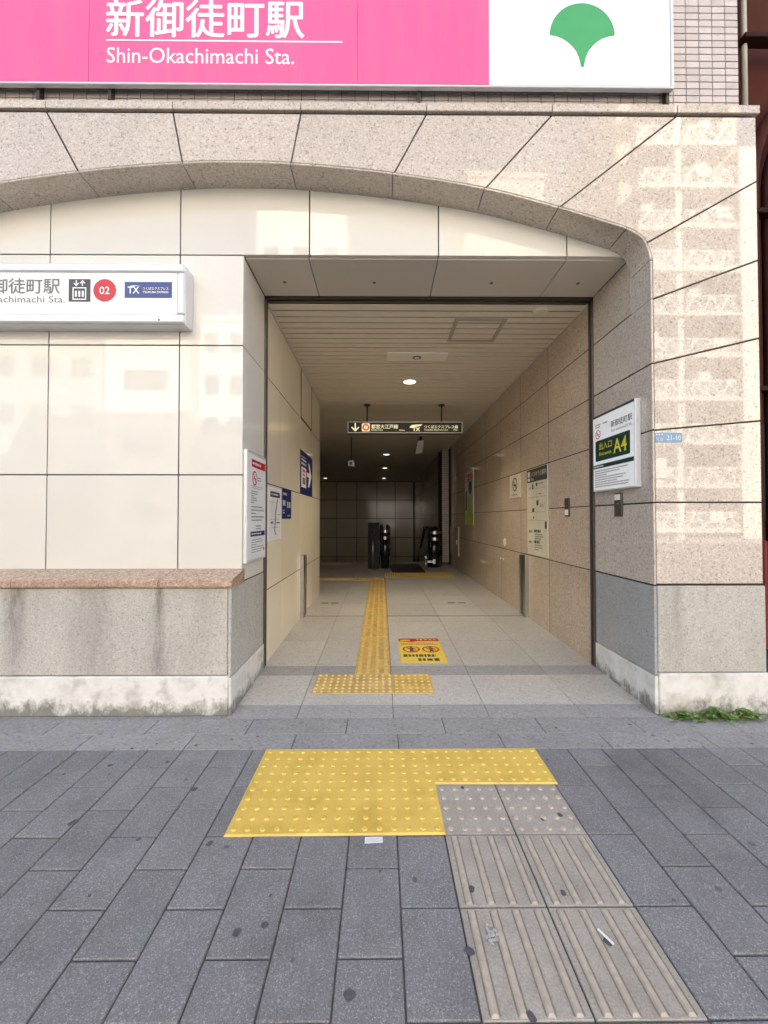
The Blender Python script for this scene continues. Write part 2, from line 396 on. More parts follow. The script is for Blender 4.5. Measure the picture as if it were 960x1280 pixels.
def text(body, fr, x, y, size, mat, parent, align='l', bold=0., xs=1., e=.0015, width=None, name='lettering'):
    cjk = any(ord(c_) > 0x2e00 for c_ in body); shift = bold*.75 if cjk else 0; bold = 0 if cjk else bold
    key = (body, round(bold, 4))
    if key not in _tc:
        c = bpy.data.curves.new('t', 'FONT'); c.body = body; c.resolution_u = 3; c.offset = bold
        o = bpy.data.objects.new('t', c); COL.objects.link(o); bpy.context.view_layer.update()
        dg = bpy.context.evaluated_depsgraph_get(); me = bpy.data.meshes.new_from_object(o.evaluated_get(dg))
        _tc[key] = ([tuple(v.co) for v in me.vertices], [tuple(p.vertices) for p in me.polygons])
        bpy.data.objects.remove(o); bpy.data.curves.remove(c); bpy.data.meshes.remove(me)
    V, F = _tc[key]; x0 = min(v[0] for v in V); x1 = max(v[0] for v in V); W = (x1-x0)*size
    if width: xs = width/W
    W *= xs; ox = x-(0 if align == 'l' else W/2 if align == 'c' else W)
    VV, FF = [], []
    for k, (dx, dy) in enumerate(((0, 0), (shift, 0), (-shift, 0), (0, shift*.8), (0, -shift*.8)) if shift else ((0, 0),)):
        q = len(VV); VV += [fr.p(ox+(v[0]-x0+dx)*size*xs, y+(v[1]+dy)*size, e+k*.00012) for v in V]; FF += [tuple(i+q for i in f) for f in F]
    return geo(name, VV, FF, mat, parent)

YF, YC, XL, XR = 2.63, 2.83, -1.02, 1.86
G = .0052      # half a joint

# ------------------------------------------------------------------ ground, road, pavement
gv = [(x, y, -.055) for x, y in ((-400, -400), (400, -400), (400, 400), (-400, 400), (-8.1, 11.05), (1.9, 11.05), (1.9, 20.2), (-8.1, 20.2))]
gr = geo('ground', gv, [(0, 1, 5, 4), (1, 2, 6, 5), (2, 3, 7, 6), (3, 0, 4, 7)], 'asphalt'); gr['kind'] = 'structure'
rd = box('road', -120, 120, -16.5, -3.2, -.054, -.05, 'asphalt'); rd['kind'] = 'structure'
for x in range(-60, 60, 8):
    box('lane_marking', x, x+4, -9.92, -9.8, -.0495, -.046, 'roadpaint', rd)
fp = box('far_pavement', -120, 120, -20.6, -16.6, -.05, .06, 'border'); fp['kind'] = 'structure'
kb = box('kerb', -120, 120, -3.2, -3.02, -.05, .10-.1, 'border'); kb['kind'] = 'structure'
pav = box('pavement', -120, 120, -3.02, 2.60, -.05, -.006, 'mortar'); pav['kind'] = 'structure'
rng = random.Random(3)
XT0, XT1 = .266, .868      # the tactile path
YT = [1.034, 1.335, 1.637, 1.940, 2.236]
pm = {}
def paver(x0, x1, y0, y1):
    key = (round(x1-x0, 3), round(y1-y0, 3)); g = .0028
    if key not in pm:
        V, F = bevbox_data(-(x1-x0)/2+g, (x1-x0)/2-g, -(y1-y0)/2+g, (y1-y0)/2-g, -.04, 0, .003)
        pm[key] = mesh_from(V, F, MT['paver'], False)[0]
    o = mk('paving_stone', pm[key], pav, ((x0+x1)/2, (y0+y1)/2, rng.uniform(-.001, .0012)), (rng.uniform(-.0015, .0015), rng.uniform(-.0015, .0015), 0))
    return o
def under_mat(x0, x1, y0, y1): return XT0-.01 < (x0+x1)/2 < XT1+.01 and 1.0 < y1-.03 and True
rest = MB(); npv = 0
cells_ = []
k = 0
for side in (-1, 1):
    for k in range(0, 34):
        xa = XT0-.2*(k+1) if side < 0 else XT1+.2*k
        ph = 1.337 if k % 2 == 0 else 1.487
        ys = sorted({round(ph+.3*j, 3) for j in range(-16, 4)}); ys = [y for y in ys if y < 2.2]+[2.242]
        for y0, y1 in zip(ys, ys[1:]): cells_.append((xa, xa+.2, y0, y1))
cells_.sort(key=lambda c: (abs((c[0]+c[1])/2) > 3.1) or c[3] < .85)
for c in cells_:
    vis = c[3] > .9 and abs((c[0]+c[1])/2) < c[3]*1.0+.5
    if vis and npv < 290: paver(*c); npv += 1
    else: rest.box(c[0]+.0028, c[1]-.0028, c[2]+.0028, c[3]-.0028, -.04, 0)
for j in range(1, 14):      # the tactile path goes on behind the camera
    for q in range(2): rest.box(XT0+.3*q+.003, XT0+.3*q+.297, 1.034-.3*j+.003, 1.034-.3*j+.297, -.04, 0)
rest.obj('outer_paving', 'paver', pav, kind='stuff')
for row, (y0, y1, off) in enumerate(((2.242, 2.402, .10), (2.402, 2.583, -.22))):
    for q in range(-12, 12):
        x = off+.62*q
        V, F = bevbox_data(x+.0025, x+.6175, y0+.002, y1-.002, -.04, 0, .002)
        geo('border_slab', V, F, 'border', pav)
for x0, x1 in ((-7.0, -1.02), (1.87, 7.0)):
    box('border_slab', x0, x1, 2.5845, 2.655, -.04, -.0005, 'border', pav)
# pale tactile tiles in the pavement
stud_me = {}
def stud_mesh(mat, r=.0125, h=.005):
    if mat not in stud_me:
        n = 14; V = []; F = []
        for rr, z in ((r, 0), (r*.82, h*.8), (r*.6, h)):
            V += [(rr*math.cos(2*math.pi*i/n), rr*math.sin(2*math.pi*i/n), z) for i in range(n)]
        for a in range(2):
            for i in range(n): F.append((a*n+i, a*n+(i+1) % n, a*n+n+(i+1) % n, a*n+n+i))
        F.append(tuple(range(2*n, 3*n))); stud_me[mat] = mesh_from(V, F, MT[mat], False)[0]
    return stud_me[mat]
for q in range(2):
    x0, x1 = XT0+.301*q, XT0+.301*(q+1)
    for r_ in range(3):
        y0, y1 = YT[r_], YT[r_+1]
        V, F = bevbox_data(x0+.003, x1-.003, y0+.003, y1-.003, -.04, .001, .002)
        tl = geo('tactile_tile', V, F, 'pale', pav)
        if r_ == 2:
            for a in range(5):
                for b_ in range(5): mk('stud', stud_mesh('palerib', .0125), tl, (x0+.03+.0603*a, y0+.03+.0605*b_, .001))
        else:
            shade_dirt = []
            for a in range(4):
                cx = x0+.0377+.0752*a; wd = .0108; h = .005
                P = [(cx+sx*wd*f, y, z) for f, z, ye in ((1, .001, .008), (.62, .001+h, .014)) for sx, y in ((-1, y0+ye), (1, y0+ye), (1, y1-ye), (-1, y1-ye))]
                geo('rib', P, [(0, 1, 5, 4), (1, 2, 6, 5), (2, 3, 7, 6), (3, 0, 4, 7), (4, 5, 6, 7)], 'palerib', tl)
                for sx in (-1, 1): shade_dirt.append([(cx+sx*(wd+.0005), y0+.01, .0014), (cx+sx*(wd+.0052), y0+.012, .0014), (cx+sx*(wd+.0048), y1-.012, .0014), (cx+sx*(wd+.0005), y1-.01, .0014)])
            V = [p for q_ in shade_dirt for p in (q_ if (q_[1][0]-q_[0][0]) > 0 else q_[::-1])]
            geo('shade_dirt_lines', V, [tuple(range(4*i, 4*i+4)) for i in range(len(shade_dirt))], 'ribshadedirt', tl, kind='stuff')  # dark strips painted along each rib for its edge shade, with some dirt
    V, F = bevbox_data(x0+.003, x1-.003, YT[3]+.003, 2.24, -.04, 0, .002); geo('tactile_tile', V, F, 'pale', pav)

# yellow moulded mat glued on the pavement
mat_t = thing('tactile_mat', 'bright yellow rubber tactile mat with round studs glued on the grey pavement', 'tactile mat', (-.2, 1.93, 0))
mp = [(-.658, 1.632), (.272, 1.637), (.272, 1.944), (.884, 1.940), (.885, 2.236), (-.660, 2.234)]
mi = inset(mp, [.006]*6); V = [(x, y, .0005) for x, y in mp]+[(x, y, .0075) for x, y in mi]
geo('mat_sheet', V, [tuple(range(6, 12))]+[(i, (i+1) % 6, 6+(i+1) % 6, 6+i) for i in range(6)], 'yellow', mat_t)
for a in range(15):
    for b_ in range(10):
        mk('stud', stud_mesh('yellowstud', .0130, .0045), mat_t, (-.658+.031+.062*a+rng.uniform(-.001, .001), 1.632+.031+.0602*b_+rng.uniform(-.001, .001), .0074))
for a in range(10):
    for b_ in range(5): mk('stud', stud_mesh('yellowstud'), mat_t, (.272+.031+.0612*a, 1.942+.031+.0588*b_, .0074))
# gum spots, litter
def blob(cx, cy, r, z, n=12, sy=1.0, rg=None):
    rg = rg or rng; ph = rg.uniform(0, 6.28)
    return [(cx+r*(1+.25*math.sin(2*a+ph)+rg.uniform(-.12, .12))*math.cos(a), cy+sy*r*(1+rg.uniform(-.12, .12))*math.sin(a), z) for a in [2*math.pi*i/n for i in range(n)]]
CAMF = 482.
def gpt(px, py, z=0.):      # where the pavement is seen at a measured point
    P_, Y_ = R(.95), R(-.4)
    x, zz, y = (px-480)/CAMF, -(py-640)/CAMF, 1.
    y, zz = y*math.cos(P_)-zz*math.sin(P_), y*math.sin(P_)+zz*math.cos(P_)
    x, y = x*math.cos(Y_)-y*math.sin(Y_), x*math.sin(Y_)+y*math.cos(Y_)
    t_ = (z-1.327)/zz; return x*t_, y*t_
for px, py, r in [(243, 987, .02), (209, 953, .014), (138, 957, .015), (91, 1029, .022), (173, 1050, .011), (331, 1157, .014), (296, 1166, .018), (437, 1244, .017), (262, 1055, .017), (322, 921, .010), (196, 930, .010), (165, 936, .011), (80, 968, .010), (338, 1120, .007), (589, 1112, .017), (587, 1190, .017), (664, 1272, .016), (700, 1019, .016), (678, 1025, .010), (578, 985, .013), (684, 950, .010), (900, 985, .010), (875, 948, .008), (695, 910, .011), (787, 906, .012), (112, 1120, .008), (475, 1090, .007), (940, 930, .010), (704, 1117, .014), (760, 1178, .016), (1000, 1000, .01), (245, 932, .013), (290, 924, .008)]:
    x, y = gpt(px, py); b_ = blob(x, y, r*.8, .0022 if not (XT0 < x < XT1 and y < 1.94) else .0026)
    geo('gum_spot', b_, [tuple(range(len(b_)))], 'gum', pav)
# faint old gum and grit along the wall foot
for k in range(34):
    x, y = rng.uniform(-2.4, 2.4), rng.uniform(1.05, 2.55)
    if -.72 < x < .95 and y < 2.3 and not (x < .2 and y < 1.6): continue
    b_ = blob(x, y, rng.uniform(.005, .012), .0018, 9); geo('gum_spot', b_, [tuple(range(9))], 'oldgum', pav)
V, F = [], []
for k in range(420):
    if k < 260: x, y = rng.choice((rng.uniform(-2.8, -1.03), rng.uniform(1.88, 2.8))), 2.606-abs(rng.gauss(0, .018))
    else: x, y = rng.uniform(-2.6, 2.6), rng.uniform(1.0, 2.58)
    if -.67 < x < .88 and y < 2.25: continue
    r = rng.uniform(.0008, .0026); q = len(V)
    V += [(x-r, y-r*.7, .0005), (x+r, y-r*.4, .0005), (x+r*.2, y+r, .0005), (x, y, .0005+r*1.3)]; F += [(q, q+1, q+3), (q+1, q+2, q+3), (q+2, q, q+3)]
geo('grit', V, F, 'grit', pav, kind='stuff')
x, y = gpt(467, 1051)
pl = thing('paper_label', 'small torn white paper label lying at the front edge of yellow mat', 'litter', (x, y, 0))
frg = Frame((x, y, .001), (1, .04, 0), (0, 1, 0))
flat('paper', frg, [(-.036, -.014), (.038, -.013), (.037, .015), (.004, .0165), (-.037, .016)], 'paper', pl, .002, .0015)
prints('small_print', frg, [(-.03, -.008, -.01, -.003), (-.006, -.008, .03, -.004), (-.028, .003, .02, .008)], 'alu', pl, .0028)
x, y = gpt(757, 1174)
st = MB().bar((x-.012, y+.022, .0085), (x+.012, y-.022, .0085), .0036, 10).obj('drinking_straw', 'white')
tag(st, 'short white paper stick lying on ribbed pale tactile tile', 'litter')
x, y = gpt(615, 1173); V, F = [], []
for k in range(46):
    b_ = blob(x+rng.gauss(0, .008), y+rng.gauss(0, .016), rng.uniform(.0012, .0045), .0078, 7, 1.3); F.append(tuple(range(len(V), len(V)+7))); V += [(p[0], p[1], p[2]+.00002*k) for p in b_]
geo('paint_flecks', V, F, 'clearpatch', pav, kind='stuff')

# ------------------------------------------------------------------ station building
sb = thing('station_building', 'station entrance building with pink granite arch, cream panels and pale tiled upper wall', 'building', (-1.0, 3.0, 0))
# arch intrados: right half, mirrored about x = -1
half = [(-1.0, 3.776), (-.634, 3.768), (.018, 3.710), (.695, 3.605), (1.222, 3.473), (1.560, 3.373), (1.694, 3.330), (1.777, 3.285), (1.816, 3.246), (1.848, 3.168), (1.858, 3.112), (1.86, 3.02), (1.86, 2.84)]
def cr(pts, m=6):
    out = []; n = len(pts)
    for i in range(n-1):
        p0, p1, p2, p3 = (Vector(pts[max(0, min(n-1, j))]) for j in (i-1, i, i+1, i+2))
        if i == 0: p0 = Vector((-1.366, 3.768))
        for q in range(m):
            t_ = q/m; out.append(.5*((2*p1)+(p2-p0)*t_+(2*p0-5*p1+4*p2-p3)*t_**2+(3*p1-p0-3*p2+p3)*t_**3))
    return [(v.x, v.y) for v in out]+[pts[-1]]
ch = cr(half)
def at_x(x):      # curve height at x (upper part)
    for a, b_ in zip(ch, ch[1:]):
        if a[0] <= x <= b_[0] and b_[0] > a[0]: return a[1]+(b_[1]-a[1])*(x-a[0])/(b_[0]-a[0])
    return ch[-1][1]
def sub(pa, pb):      # piece of the curve between two points on it
    def key(p): return min(range(len(ch)), key=lambda i: (ch[i][0]-p[0])**2+(ch[i][1]-p[1])**2)
    a, b_ = key(pa), key(pb)
    return [pa]+[ch[i] for i in range(a+1, b_)]+[pb]
ZT = 4.134
J = [((-.558, ZT), (-.629, at_x(-.629))), ((.313, ZT), (.079, at_x(.079))), ((1.188, ZT), (.711, at_x(.711))), ((2.061, ZT), (1.222, at_x(1.222))),
     ((2.62, 3.679), (1.827, 3.230)), ((2.62, 3.121), (1.86, 2.838))]
def mir(poly): return [(-2.0-x, z) for x, z in poly]
LIP = .023
def front_panel(poly, ds, y0=YF, mat='granite', name='arch_panel'):
    if area(poly) < 0: raise Exception('orient')
    q = inset(poly, ds)
    for pp in (q, mir(q)):
        geo(name, *prism_y(pp, y0, y0+.03, .0025), mat, sb, tilt=.0016)
# keystone panel, spanning the centre
cpts = sub((-1.0, 3.776), J[0][1]); left = [(-2.0-x, z) for x, z in cpts[1:]][::-1]
inner = left+cpts
poly = inner+[J[0][0], (-1.442, ZT)]
q = inset(poly, [LIP]*(len(inner)-1)+[G, G, G]); geo('arch_panel', *prism_y(q, YF, YF+.03, .0025), 'granite', sb, tilt=.001)
for a, b_ in zip(J, J[1:]):
    inn = sub(a[1], b_[1]); poly = inn+([b_[0], (2.62, ZT), a[0]] if (a[0][1] == ZT and b_[0][1] < ZT) else [b_[0], a[0]])
    ds = [LIP]*(len(inn)-1)+[G]*(len(poly)-len(inn)+1)
    if b_[0][1] < ZT and a[0][1] < ZT: pass
    front_panel(poly, ds)
zi = [2.838, 2.392, 1.932, 1.437, .876]; zo = [3.121, 2.575, 2.000, 1.437, .876]
for k in range(4):
    front_panel([(XR, zi[k+1]), (2.62, zo[k+1]), (2.62, zo[k]), (XR, zi[k])], [G, G, G, LIP], name='pillar_panel')
# reveal of the arch (its underside) with the bead on the front edge
RJ = [(-1.0, 3.776), (-.629, at_x(-.629)), (.079, at_x(.079)), (.711, at_x(.711)), (1.222, at_x(1.222)), (1.694, 3.330), (1.858, 3.112), (1.86, 2.84)]
for k in range(len(RJ)-1):
    c = sub(RJ[k], RJ[k+1]) if k else left+cpts
    if k == 0: c = [( -2.0-RJ[1][0], RJ[1][1])]+left[1:]+cpts[1:]
    c = [Vector(p) for p in c]; outp = []
    L = (c[1]-c[0]).normalized(); c[0] = c[0]+L*.003; L = (c[-1]-c[-2]).normalized(); c[-1] = c[-1]-L*.003
    for i in range(len(c)):
        t_ = (c[min(i+1, len(c)-1)]-c[max(i-1, 0)]).normalized(); outp.append(c[i]+Vector((-t_.y, t_.x))*.0135)
    poly = [tuple(p) for p in c]+[tuple(p) for p in outp[::-1]]
    for pp in ((poly, mir(poly)) if k else (poly,)):
        geo('arch_reveal', *prism_y(pp, YF-.008, YC, .003), 'granite', sb)
# right jamb
zj = [.870, 1.435, 1.934, 2.394, 2.846]
for a, b_ in zip(zj, zj[1:]):
    box('jamb_panel', XR, XR+.0135, YF-.008, 3.343, a+G, b_-G, 'granite_jamb', sb, .002)
box('jamb_panel', XR, XR+.0135, YC+.004, 3.343, 2.846+G, 3.268, 'granite_jamb', sb, .002)
box('jamb_base', XR, XR+.02, YF-.004, 3.343, .262, .862, 'roughblue', sb, .003)
box('jamb_plinth', XR-.006, XR+.02, YF-.012, 3.343, 0, .256, 'plinth', sb, .003)
box('base_block', XR+.024, 2.625, YF-.006, YF+.04, .282, .866, 'rough', sb, .004)
box('plinth', XR+.024, 2.64, YF-.016, YF+.04, 0, .276, 'plinth', sb, .005)
mb = MB().box(XR+.014, 2.61, YF+.010, 3.3, 0, 4.12); mb.obj('pillar_core', 'joint', sb)
box('side_wall', 2.6105, 2.618, YF+.034, 12, 0, 4.12, 'granite', sb)
# left base, ledge, plinth
xs_ = [-3.84, -3.0, -2.33, -1.02]
bj = [-3.86, -2.35, -1.02]
for a, b_ in zip(bj, bj[1:]):
    pass
box('base_block', -3.86, -1.042, YF-.004, YF+.05, .270, .856, 'rough', sb, .004)
box('base_block', -1.038, -1.016, YF-.002, 3.343, .256, .860, 'rough', sb, .003)
box('plinth', -3.86, -1.030, YF-.014, YF+.05, 0, .264, 'plinth', sb, .006)
box('jamb_plinth', -1.028, -1.010, YF-.012, 3.343, 0, .250, 'plinth', sb, .003)
box('base_core', -3.84, -1.05, YF+.02, 3.3, 0, .85, 'joint', sb)
lj = [-3.86, -2.475, -1.497, -1.000]
for a, b_ in zip(lj, lj[1:]):      # sloping ledge stones with a rounded nose
    prof = [(2.598, .872), (2.603, .862), (2.70, .862), (YC+.01, .862), (YC+.01, .962), (2.66, .925), (2.612, .917), (2.601, .905)]
    V = [(x, y, z) for x in (a+.002, b_-.002) for y, z in prof]; n = len(prof)
    F = [tuple(range(n))[::-1], tuple(range(n, 2*n))]+[(i, (i+1) % n, n+(i+1) % n, n+i) for i in range(n)]
    geo('ledge_stone', V, F, 'ledge', sb)
# cream wall panels
cx = [-3.86, -3.402, -2.445, -1.487, XL]
cz = [.955, 1.646, 2.602, 3.275]
for a, b_ in zip(cx, cx[1:]):
    for c, e in zip(cz, cz[1:]):
        last = b_ == XL
        box('wall_panel', a+.0045, b_-(.0 if last else .0045), YC, YC+.03, c+.0045, e-.0045, 'cream', sb, .0015, .0012)
cx2 = [-3.86, -3.402, -2.445, -1.487, -.533, .425, 1.382, XR]
for a, b_ in zip(cx2, cx2[1:]):
    box('wall_panel', a+.0045, b_-.0045, YC, YC+.03, 3.275+.0045, 4.05, 'cream', sb, .0015, .0012)
box('wall_core', -3.86, XL-.004, YC+.008, 3.3, .86, 4.1, 'joint', sb)
box('lintel_core', XL, XR, YC+.008, 3.3, 3.292, 4.1, 'joint', sb)
for a, b_ in ((.866, 1.642), (1.642, 2.600), (2.600, 3.268)):
    box('jamb_panel', XL-.02, XL, YC+.032, 3.343, a+.003, b_-.003, 'cream', sb, .0015)
# soffit
sx = [XL, -.543, .426, 1.392, XR]
for a, b_ in zip(sx, sx[1:]):
    sp = box('soffit_panel', a+.003, b_-.003, YC+.034, 3.343, 3.270, 3.29, 'soffit', sb, .0015)
    c = (a+b_)/2 if a != XL else -.794
    MB().bar((c, 3.146, 3.2675), (c, 3.146, 3.2715), .014, 12).obj('sprinkler_cap', 'bronze', sp)
# shutter slot and guide rails
for k, (y0, y1, z0, m_) in enumerate(((3.346, 3.362, 3.252, 'darksteel'), (3.366, 3.392, 3.262, 'bronze'), (3.396, 3.412, 3.246, 'bronze'))):
    box('shutter_slot', XL+.002, XR-.002, y0, y1, z0, 3.40, m_, sb, .001)
for s, X in ((1, XL), (-1, XR)):
    for y0, y1, pr, m_ in ((3.347, 3.362, .014, 'bronze'), (3.392, 3.406, .014, 'bronze'), (3.362, 3.392, .002, 'black')):
        a, b_ = sorted((X-s*.03, X+s*pr)); box('shutter_guide', a, b_, y0, y1, .04, 3.245, m_, sb, .001)
for k_ in range(len(ch)-1):
    a, b_ = ch[k_], ch[k_+1]
    for f_ in ((lambda x: x), (lambda x: -2.0-x)):
        if b_[1] > 2.9: pass
# cornice
cj = [-4.62]+[-2.0-x for x in (2.061, 1.188, .313)]+[-1.442, -.558, .313, 1.188, 2.061, 2.642]
for a, b_ in zip(cj, cj[1:]):
    box('cornice_block', a+.003, b_-.003, YF-.010, 2.655, 4.150, 4.208, 'granite', sb, .004)
box('cornice_core', -4.6, 2.60, YF+.014, 2.655, 4.02, 4.149, 'joint', sb)
# tiled upper wall
YT_ = 2.660; ZW = 4.19
box('upper_wall', -15, 2.526, YT_+.006, 12, ZW, 31.5, 'grout', sb)
box('side_extension', -15, -4.63, YF+.01, 12, 0, ZW, 'bldgrey', sb)
tm = mesh_from(*bevbox_data(-.0445, .0445, 0, .012, -.0220, .0220, .0015), MT['tile'], False)[0]
th = mesh_from(*bevbox_data(-.0225, .0225, 0, .012, -.0235, .0235, .002), MT['tile'], False)[0]
rt = MB(); cnt = 0
for r_ in range(0, 60):
    z = 4.235+.0497*r_
    for q in range(0, 74):
        x = 2.479-.0935*q; wv = .0445
        near = (x > 1.95 and z < 5.20) or (x > -2.62 and r_ in (0, 1, 2))
        if near and cnt < 296:
            mk('wall_tile', tm, sb, (x, YT_-.004, z)); cnt += 1
        elif not (-2.9 < x < 1.9 and z > 4.5 and z < 5.5):
            rt.box(x-wv, x+wv, YT_-.004, YT_+.008, z-.022, z+.022)
rt.obj('outer_wall_tiles', 'tile', sb, kind='stuff')

# ------------------------------------------------------------------ passage
def zfloor(y):
    P = [(2.585, 0), (3.37, .042), (4.96, .078), (6.5, .08), (30, .08)]
    for (a, za), (b_, zb) in zip(P, P[1:]):
        if y <= b_: return za+(zb-za)*max(0, y-a)/(b_-a)
    return .08
pf = mk('passage_floor', None, None, (0, 5, 0)); pf['kind'] = 'structure'
V = []; ys = [2.585, 3.37, 4.96, 6.5, 11.1]
for y in ys: V += [(-1.1 if y < 6 else -8, y, zfloor(y)-.012), (1.95, y, zfloor(y)-.012)]
V += [(x, y, -.25) for y in (2.6, 11.1) for x in (-8, 1.95)]
geo('floor_bed', V, [(2*i, 2*i+1, 2*i+3, 2*i+2) for i in range(4)]+[(8, 9, 13, 12)], 'joint', pf)
def fslab(x0, x1, y0, y1, mat, g=.0022, th_=.011, name='floor_slab'):
    V = [(x, y, zfloor(y)+dz) for dz in (-th_, 0) for x, y in ((x0+g, y0+g), (x1-g, y0+g), (x1-g, y1-g), (x0+g, y1-g))]
    return geo(name, V, BF, mat, pf)
fx = [-1.03, -.564, .081, .726, 1.371, 1.87]
rows = [(2.587, 2.752, 'floordark'), (2.752, 3.205, 'floor'), (3.205, 3.385, 'floordark'), (3.385, 4.02, 'floor'), (4.02, 4.70, 'floor'), (4.70, 4.952, 'floor'), (4.968, 5.62, 'floor'), (5.62, 6.26, 'floor'), (6.26, 6.90, 'floor'), (6.90, 7.54, 'floor'), (7.54, 8.18, 'floor'), (8.18, 8.82, 'floor'), (8.82, 9.46, 'floor'), (9.46, 10.10, 'floor'), (10.10, 10.74, 'floor'), (10.74, 11.1, 'floor')]
for y0, y1, m_ in rows:
    for a, b_ in zip(fx, fx[1:]): fslab(a, b_, y0, y1, m_)
    if y0 > 6.2:
        for q in range(5): fslab(-1.03-.645*(q+1), -1.03-.645*q, y0, y1, m_)
MB().box(XL, XR, 4.9525, 4.9675, .06, .0786).obj('drain_groove', 'black', pf)
for cx_ in (-.86+.1, 1.11):
    for q in (-1, 1): MB().box(cx_+q*.075-.055, cx_+q*.075+.055, 5.69, 5.72, .079, .0835).obj('drain_slot', 'darksteel', pf)
def ytile(x0, y0, sx_=.3, sy_=.3, kind='bar', along='y', mat='yellowin', rib='yellowrib'):
    h = .006
    V = [(x, y, zfloor(y)+dz) for dz in (0.0005, h) for x, y in ((x0+.002, y0+.002), (x0+sx_-.002, y0+.002), (x0+sx_-.002, y0+sy_-.002), (x0+.002, y0+sy_-.002))]
    tl = geo('tactile_tile', V, BF, mat, pf); m_ = MB()
    if kind == 'bar':
        n = 4
        for a in range(n):
            if along == 'y':
                c = x0+sx_*(a+.5)/n; m_.add([(x, y, zfloor(y)+dz) for dz in (h-.001, h+.005) for x, y in ((c-.015, y0+.012), (c+.015, y0+.012), (c+.015, y0+sy_-.012), (c-.015, y0+sy_-.012))], BF)
            else:
                c = y0+sy_*(a+.5)/n; m_.add([(x, y, zfloor(y)+dz) for dz in (h-.001, h+.005) for x, y in ((x0+.012, c-.012), (x0+sx_-.012, c-.012), (x0+sx_-.012, c+.012), (x0+.012, c+.012))], BF)
        m_.obj('ribs', rib, tl, kind='stuff')
    else:
        nx, ny = max(2, round(sx_/.05)), max(2, round(sy_/.05))
        for a in range(nx):
            for b_ in range(ny):
                cx_, cy_ = x0+sx_*(a+.5)/nx, y0+sy_*(b_+.5)/ny; z = zfloor(cy_)+h-.001
                pts = [(cx_+r*math.cos(2*math.pi*i/8), cy_+r*math.sin(2*math.pi*i/8), z+dz) for r, dz in ((.014, 0), (.009, .006)) for i in range(8)]
                m_.add(pts, [(i, (i+1) % 8, 8+(i+1) % 8, 8+i) for i in range(8)]+[tuple(range(8, 16))])
        m_.obj('studs', rib, tl, kind='stuff')
for q in range(3): ytile(-.525+.309*q, 2.90, .308, .312, 'dot', rib='yellowworn' if q < 2 else 'yellowstud')
for q in range(15): ytile(-.222, 3.214+.303*q, .30, .302, 'bar')
ytile(-.57, 7.77, .30, .30, 'dot'); ytile(-.27, 7.77, .33, .30, 'dot')
for q in range(12): ytile(-.873-.303*q, 7.80, .302, .24, 'bar', 'x')
for q in range(5): ytile(.07+.303*q, 8.20, .302, .62, 'dot')
for q in range(9): ytile(-.8-.303*q, 10.45, .302, .32, 'dot')
# floor sticker
x0, y0 = gpt(502, 826.5, .055); zz = zfloor(3.77)
stk = thing('floor_sticker', 'yellow warning sticker with red header and two prohibition signs on the passage floor', 'sticker', (.39, 3.77, zz))
sl_ = Vector((0, 1.59, .0385)).normalized()
fs = Frame((.176, 3.44, zfloor(3.44)+.0006), (1, 0, 0), sl_)
flat('sticker_sheet', fs, [(.012, 0), (.405, 0), (.418, .012), (.418, .628), (.405, .64), (.012, .64), (0, .628), (0, .012)], 'sticker', stk, .0022, .002)
flat('header_strip', fs, [(.002, .55), (.14, .53), (.17, .55), (.416, .555), (.416, .637), (.002, .637)], 'red', stk, .003, .0006)
prints('header_print', fs, [(.02, .565, .12, .60), (.19, .585, .21, .62), (.225, .58, .25, .62), (.27, .585, .30, .615), (.32, .58, .345, .62), (.365, .585, .39, .615)], 'sticker', stk, .0036)
for c in (.115, .305):
    ring('prohibition_ring', fs, c, .33, .066, .084, 'red', stk, .0032)
    prints('figure', fs, [[(c-.012, .285), (c-.03, .25), (c-.018, .25), (c, .28), (c+.025, .252), (c+.034, .256), (c+.014, .3), (c+.02, .345), (c+.045, .32), (c+.05, .33), (c+.02, .37), (c-.02, .37), (c-.045, .335), (c-.035, .33), (c-.014, .345)], disc(c, .39, .016, 10)], 'ink', stk, .003)
    prints('bar', fs, [[(c-.055, .38), (c-.045, .39), (c+.055, .28), (c+.045, .27)]], 'red', stk, .0036)
rg = random.Random(5)
prints('small_print', fs, greek(.02, .4, .44, .52, 2, rg, .5, .016), 'greyink', stk, .003)
prints('warning_print', fs, greek(.03, .4, .12, .215, 1, rg, .75, .036)+greek(.16, .4, .03, .11, 1, rg, .8, .05), 'ink', stk, .003)

# ceiling
pc = mk('passage_ceiling', None, None, (0, 8, 3.25)); pc['kind'] = 'structure'
box('ceiling_backing', -8, 1.9, 3.414, 21, 3.266, 3.4, 'joint', pc)
m1 = mesh_from(*bevbox_data(XL+.012, XR-.012, -.0455, .0455, -.005, .005, .002), MT['slat'], False)[0]
m2 = mesh_from(*bevbox_data(-7.9, XR-.012, -.0455, .0455, -.005, .005, .002), MT['slat'], False)[0]
k = 0
while 3.475+.1095*k < 20:
    y = 3.475+.1095*k; mk('ceiling_slat', m1 if y < 6.4 else m2, pc, (0, y, 3.246+random.uniform(-.0006, .0006))); k += 1
for X, s in ((XL, 1), (XR, -1)):
    a, b_ = sorted((X+s*.001, X+s*.014)); box('ceiling_trim', a, b_, 3.415, 6.4 if s > 0 else 10.6, 3.236, 3.252, 'alu', pc)
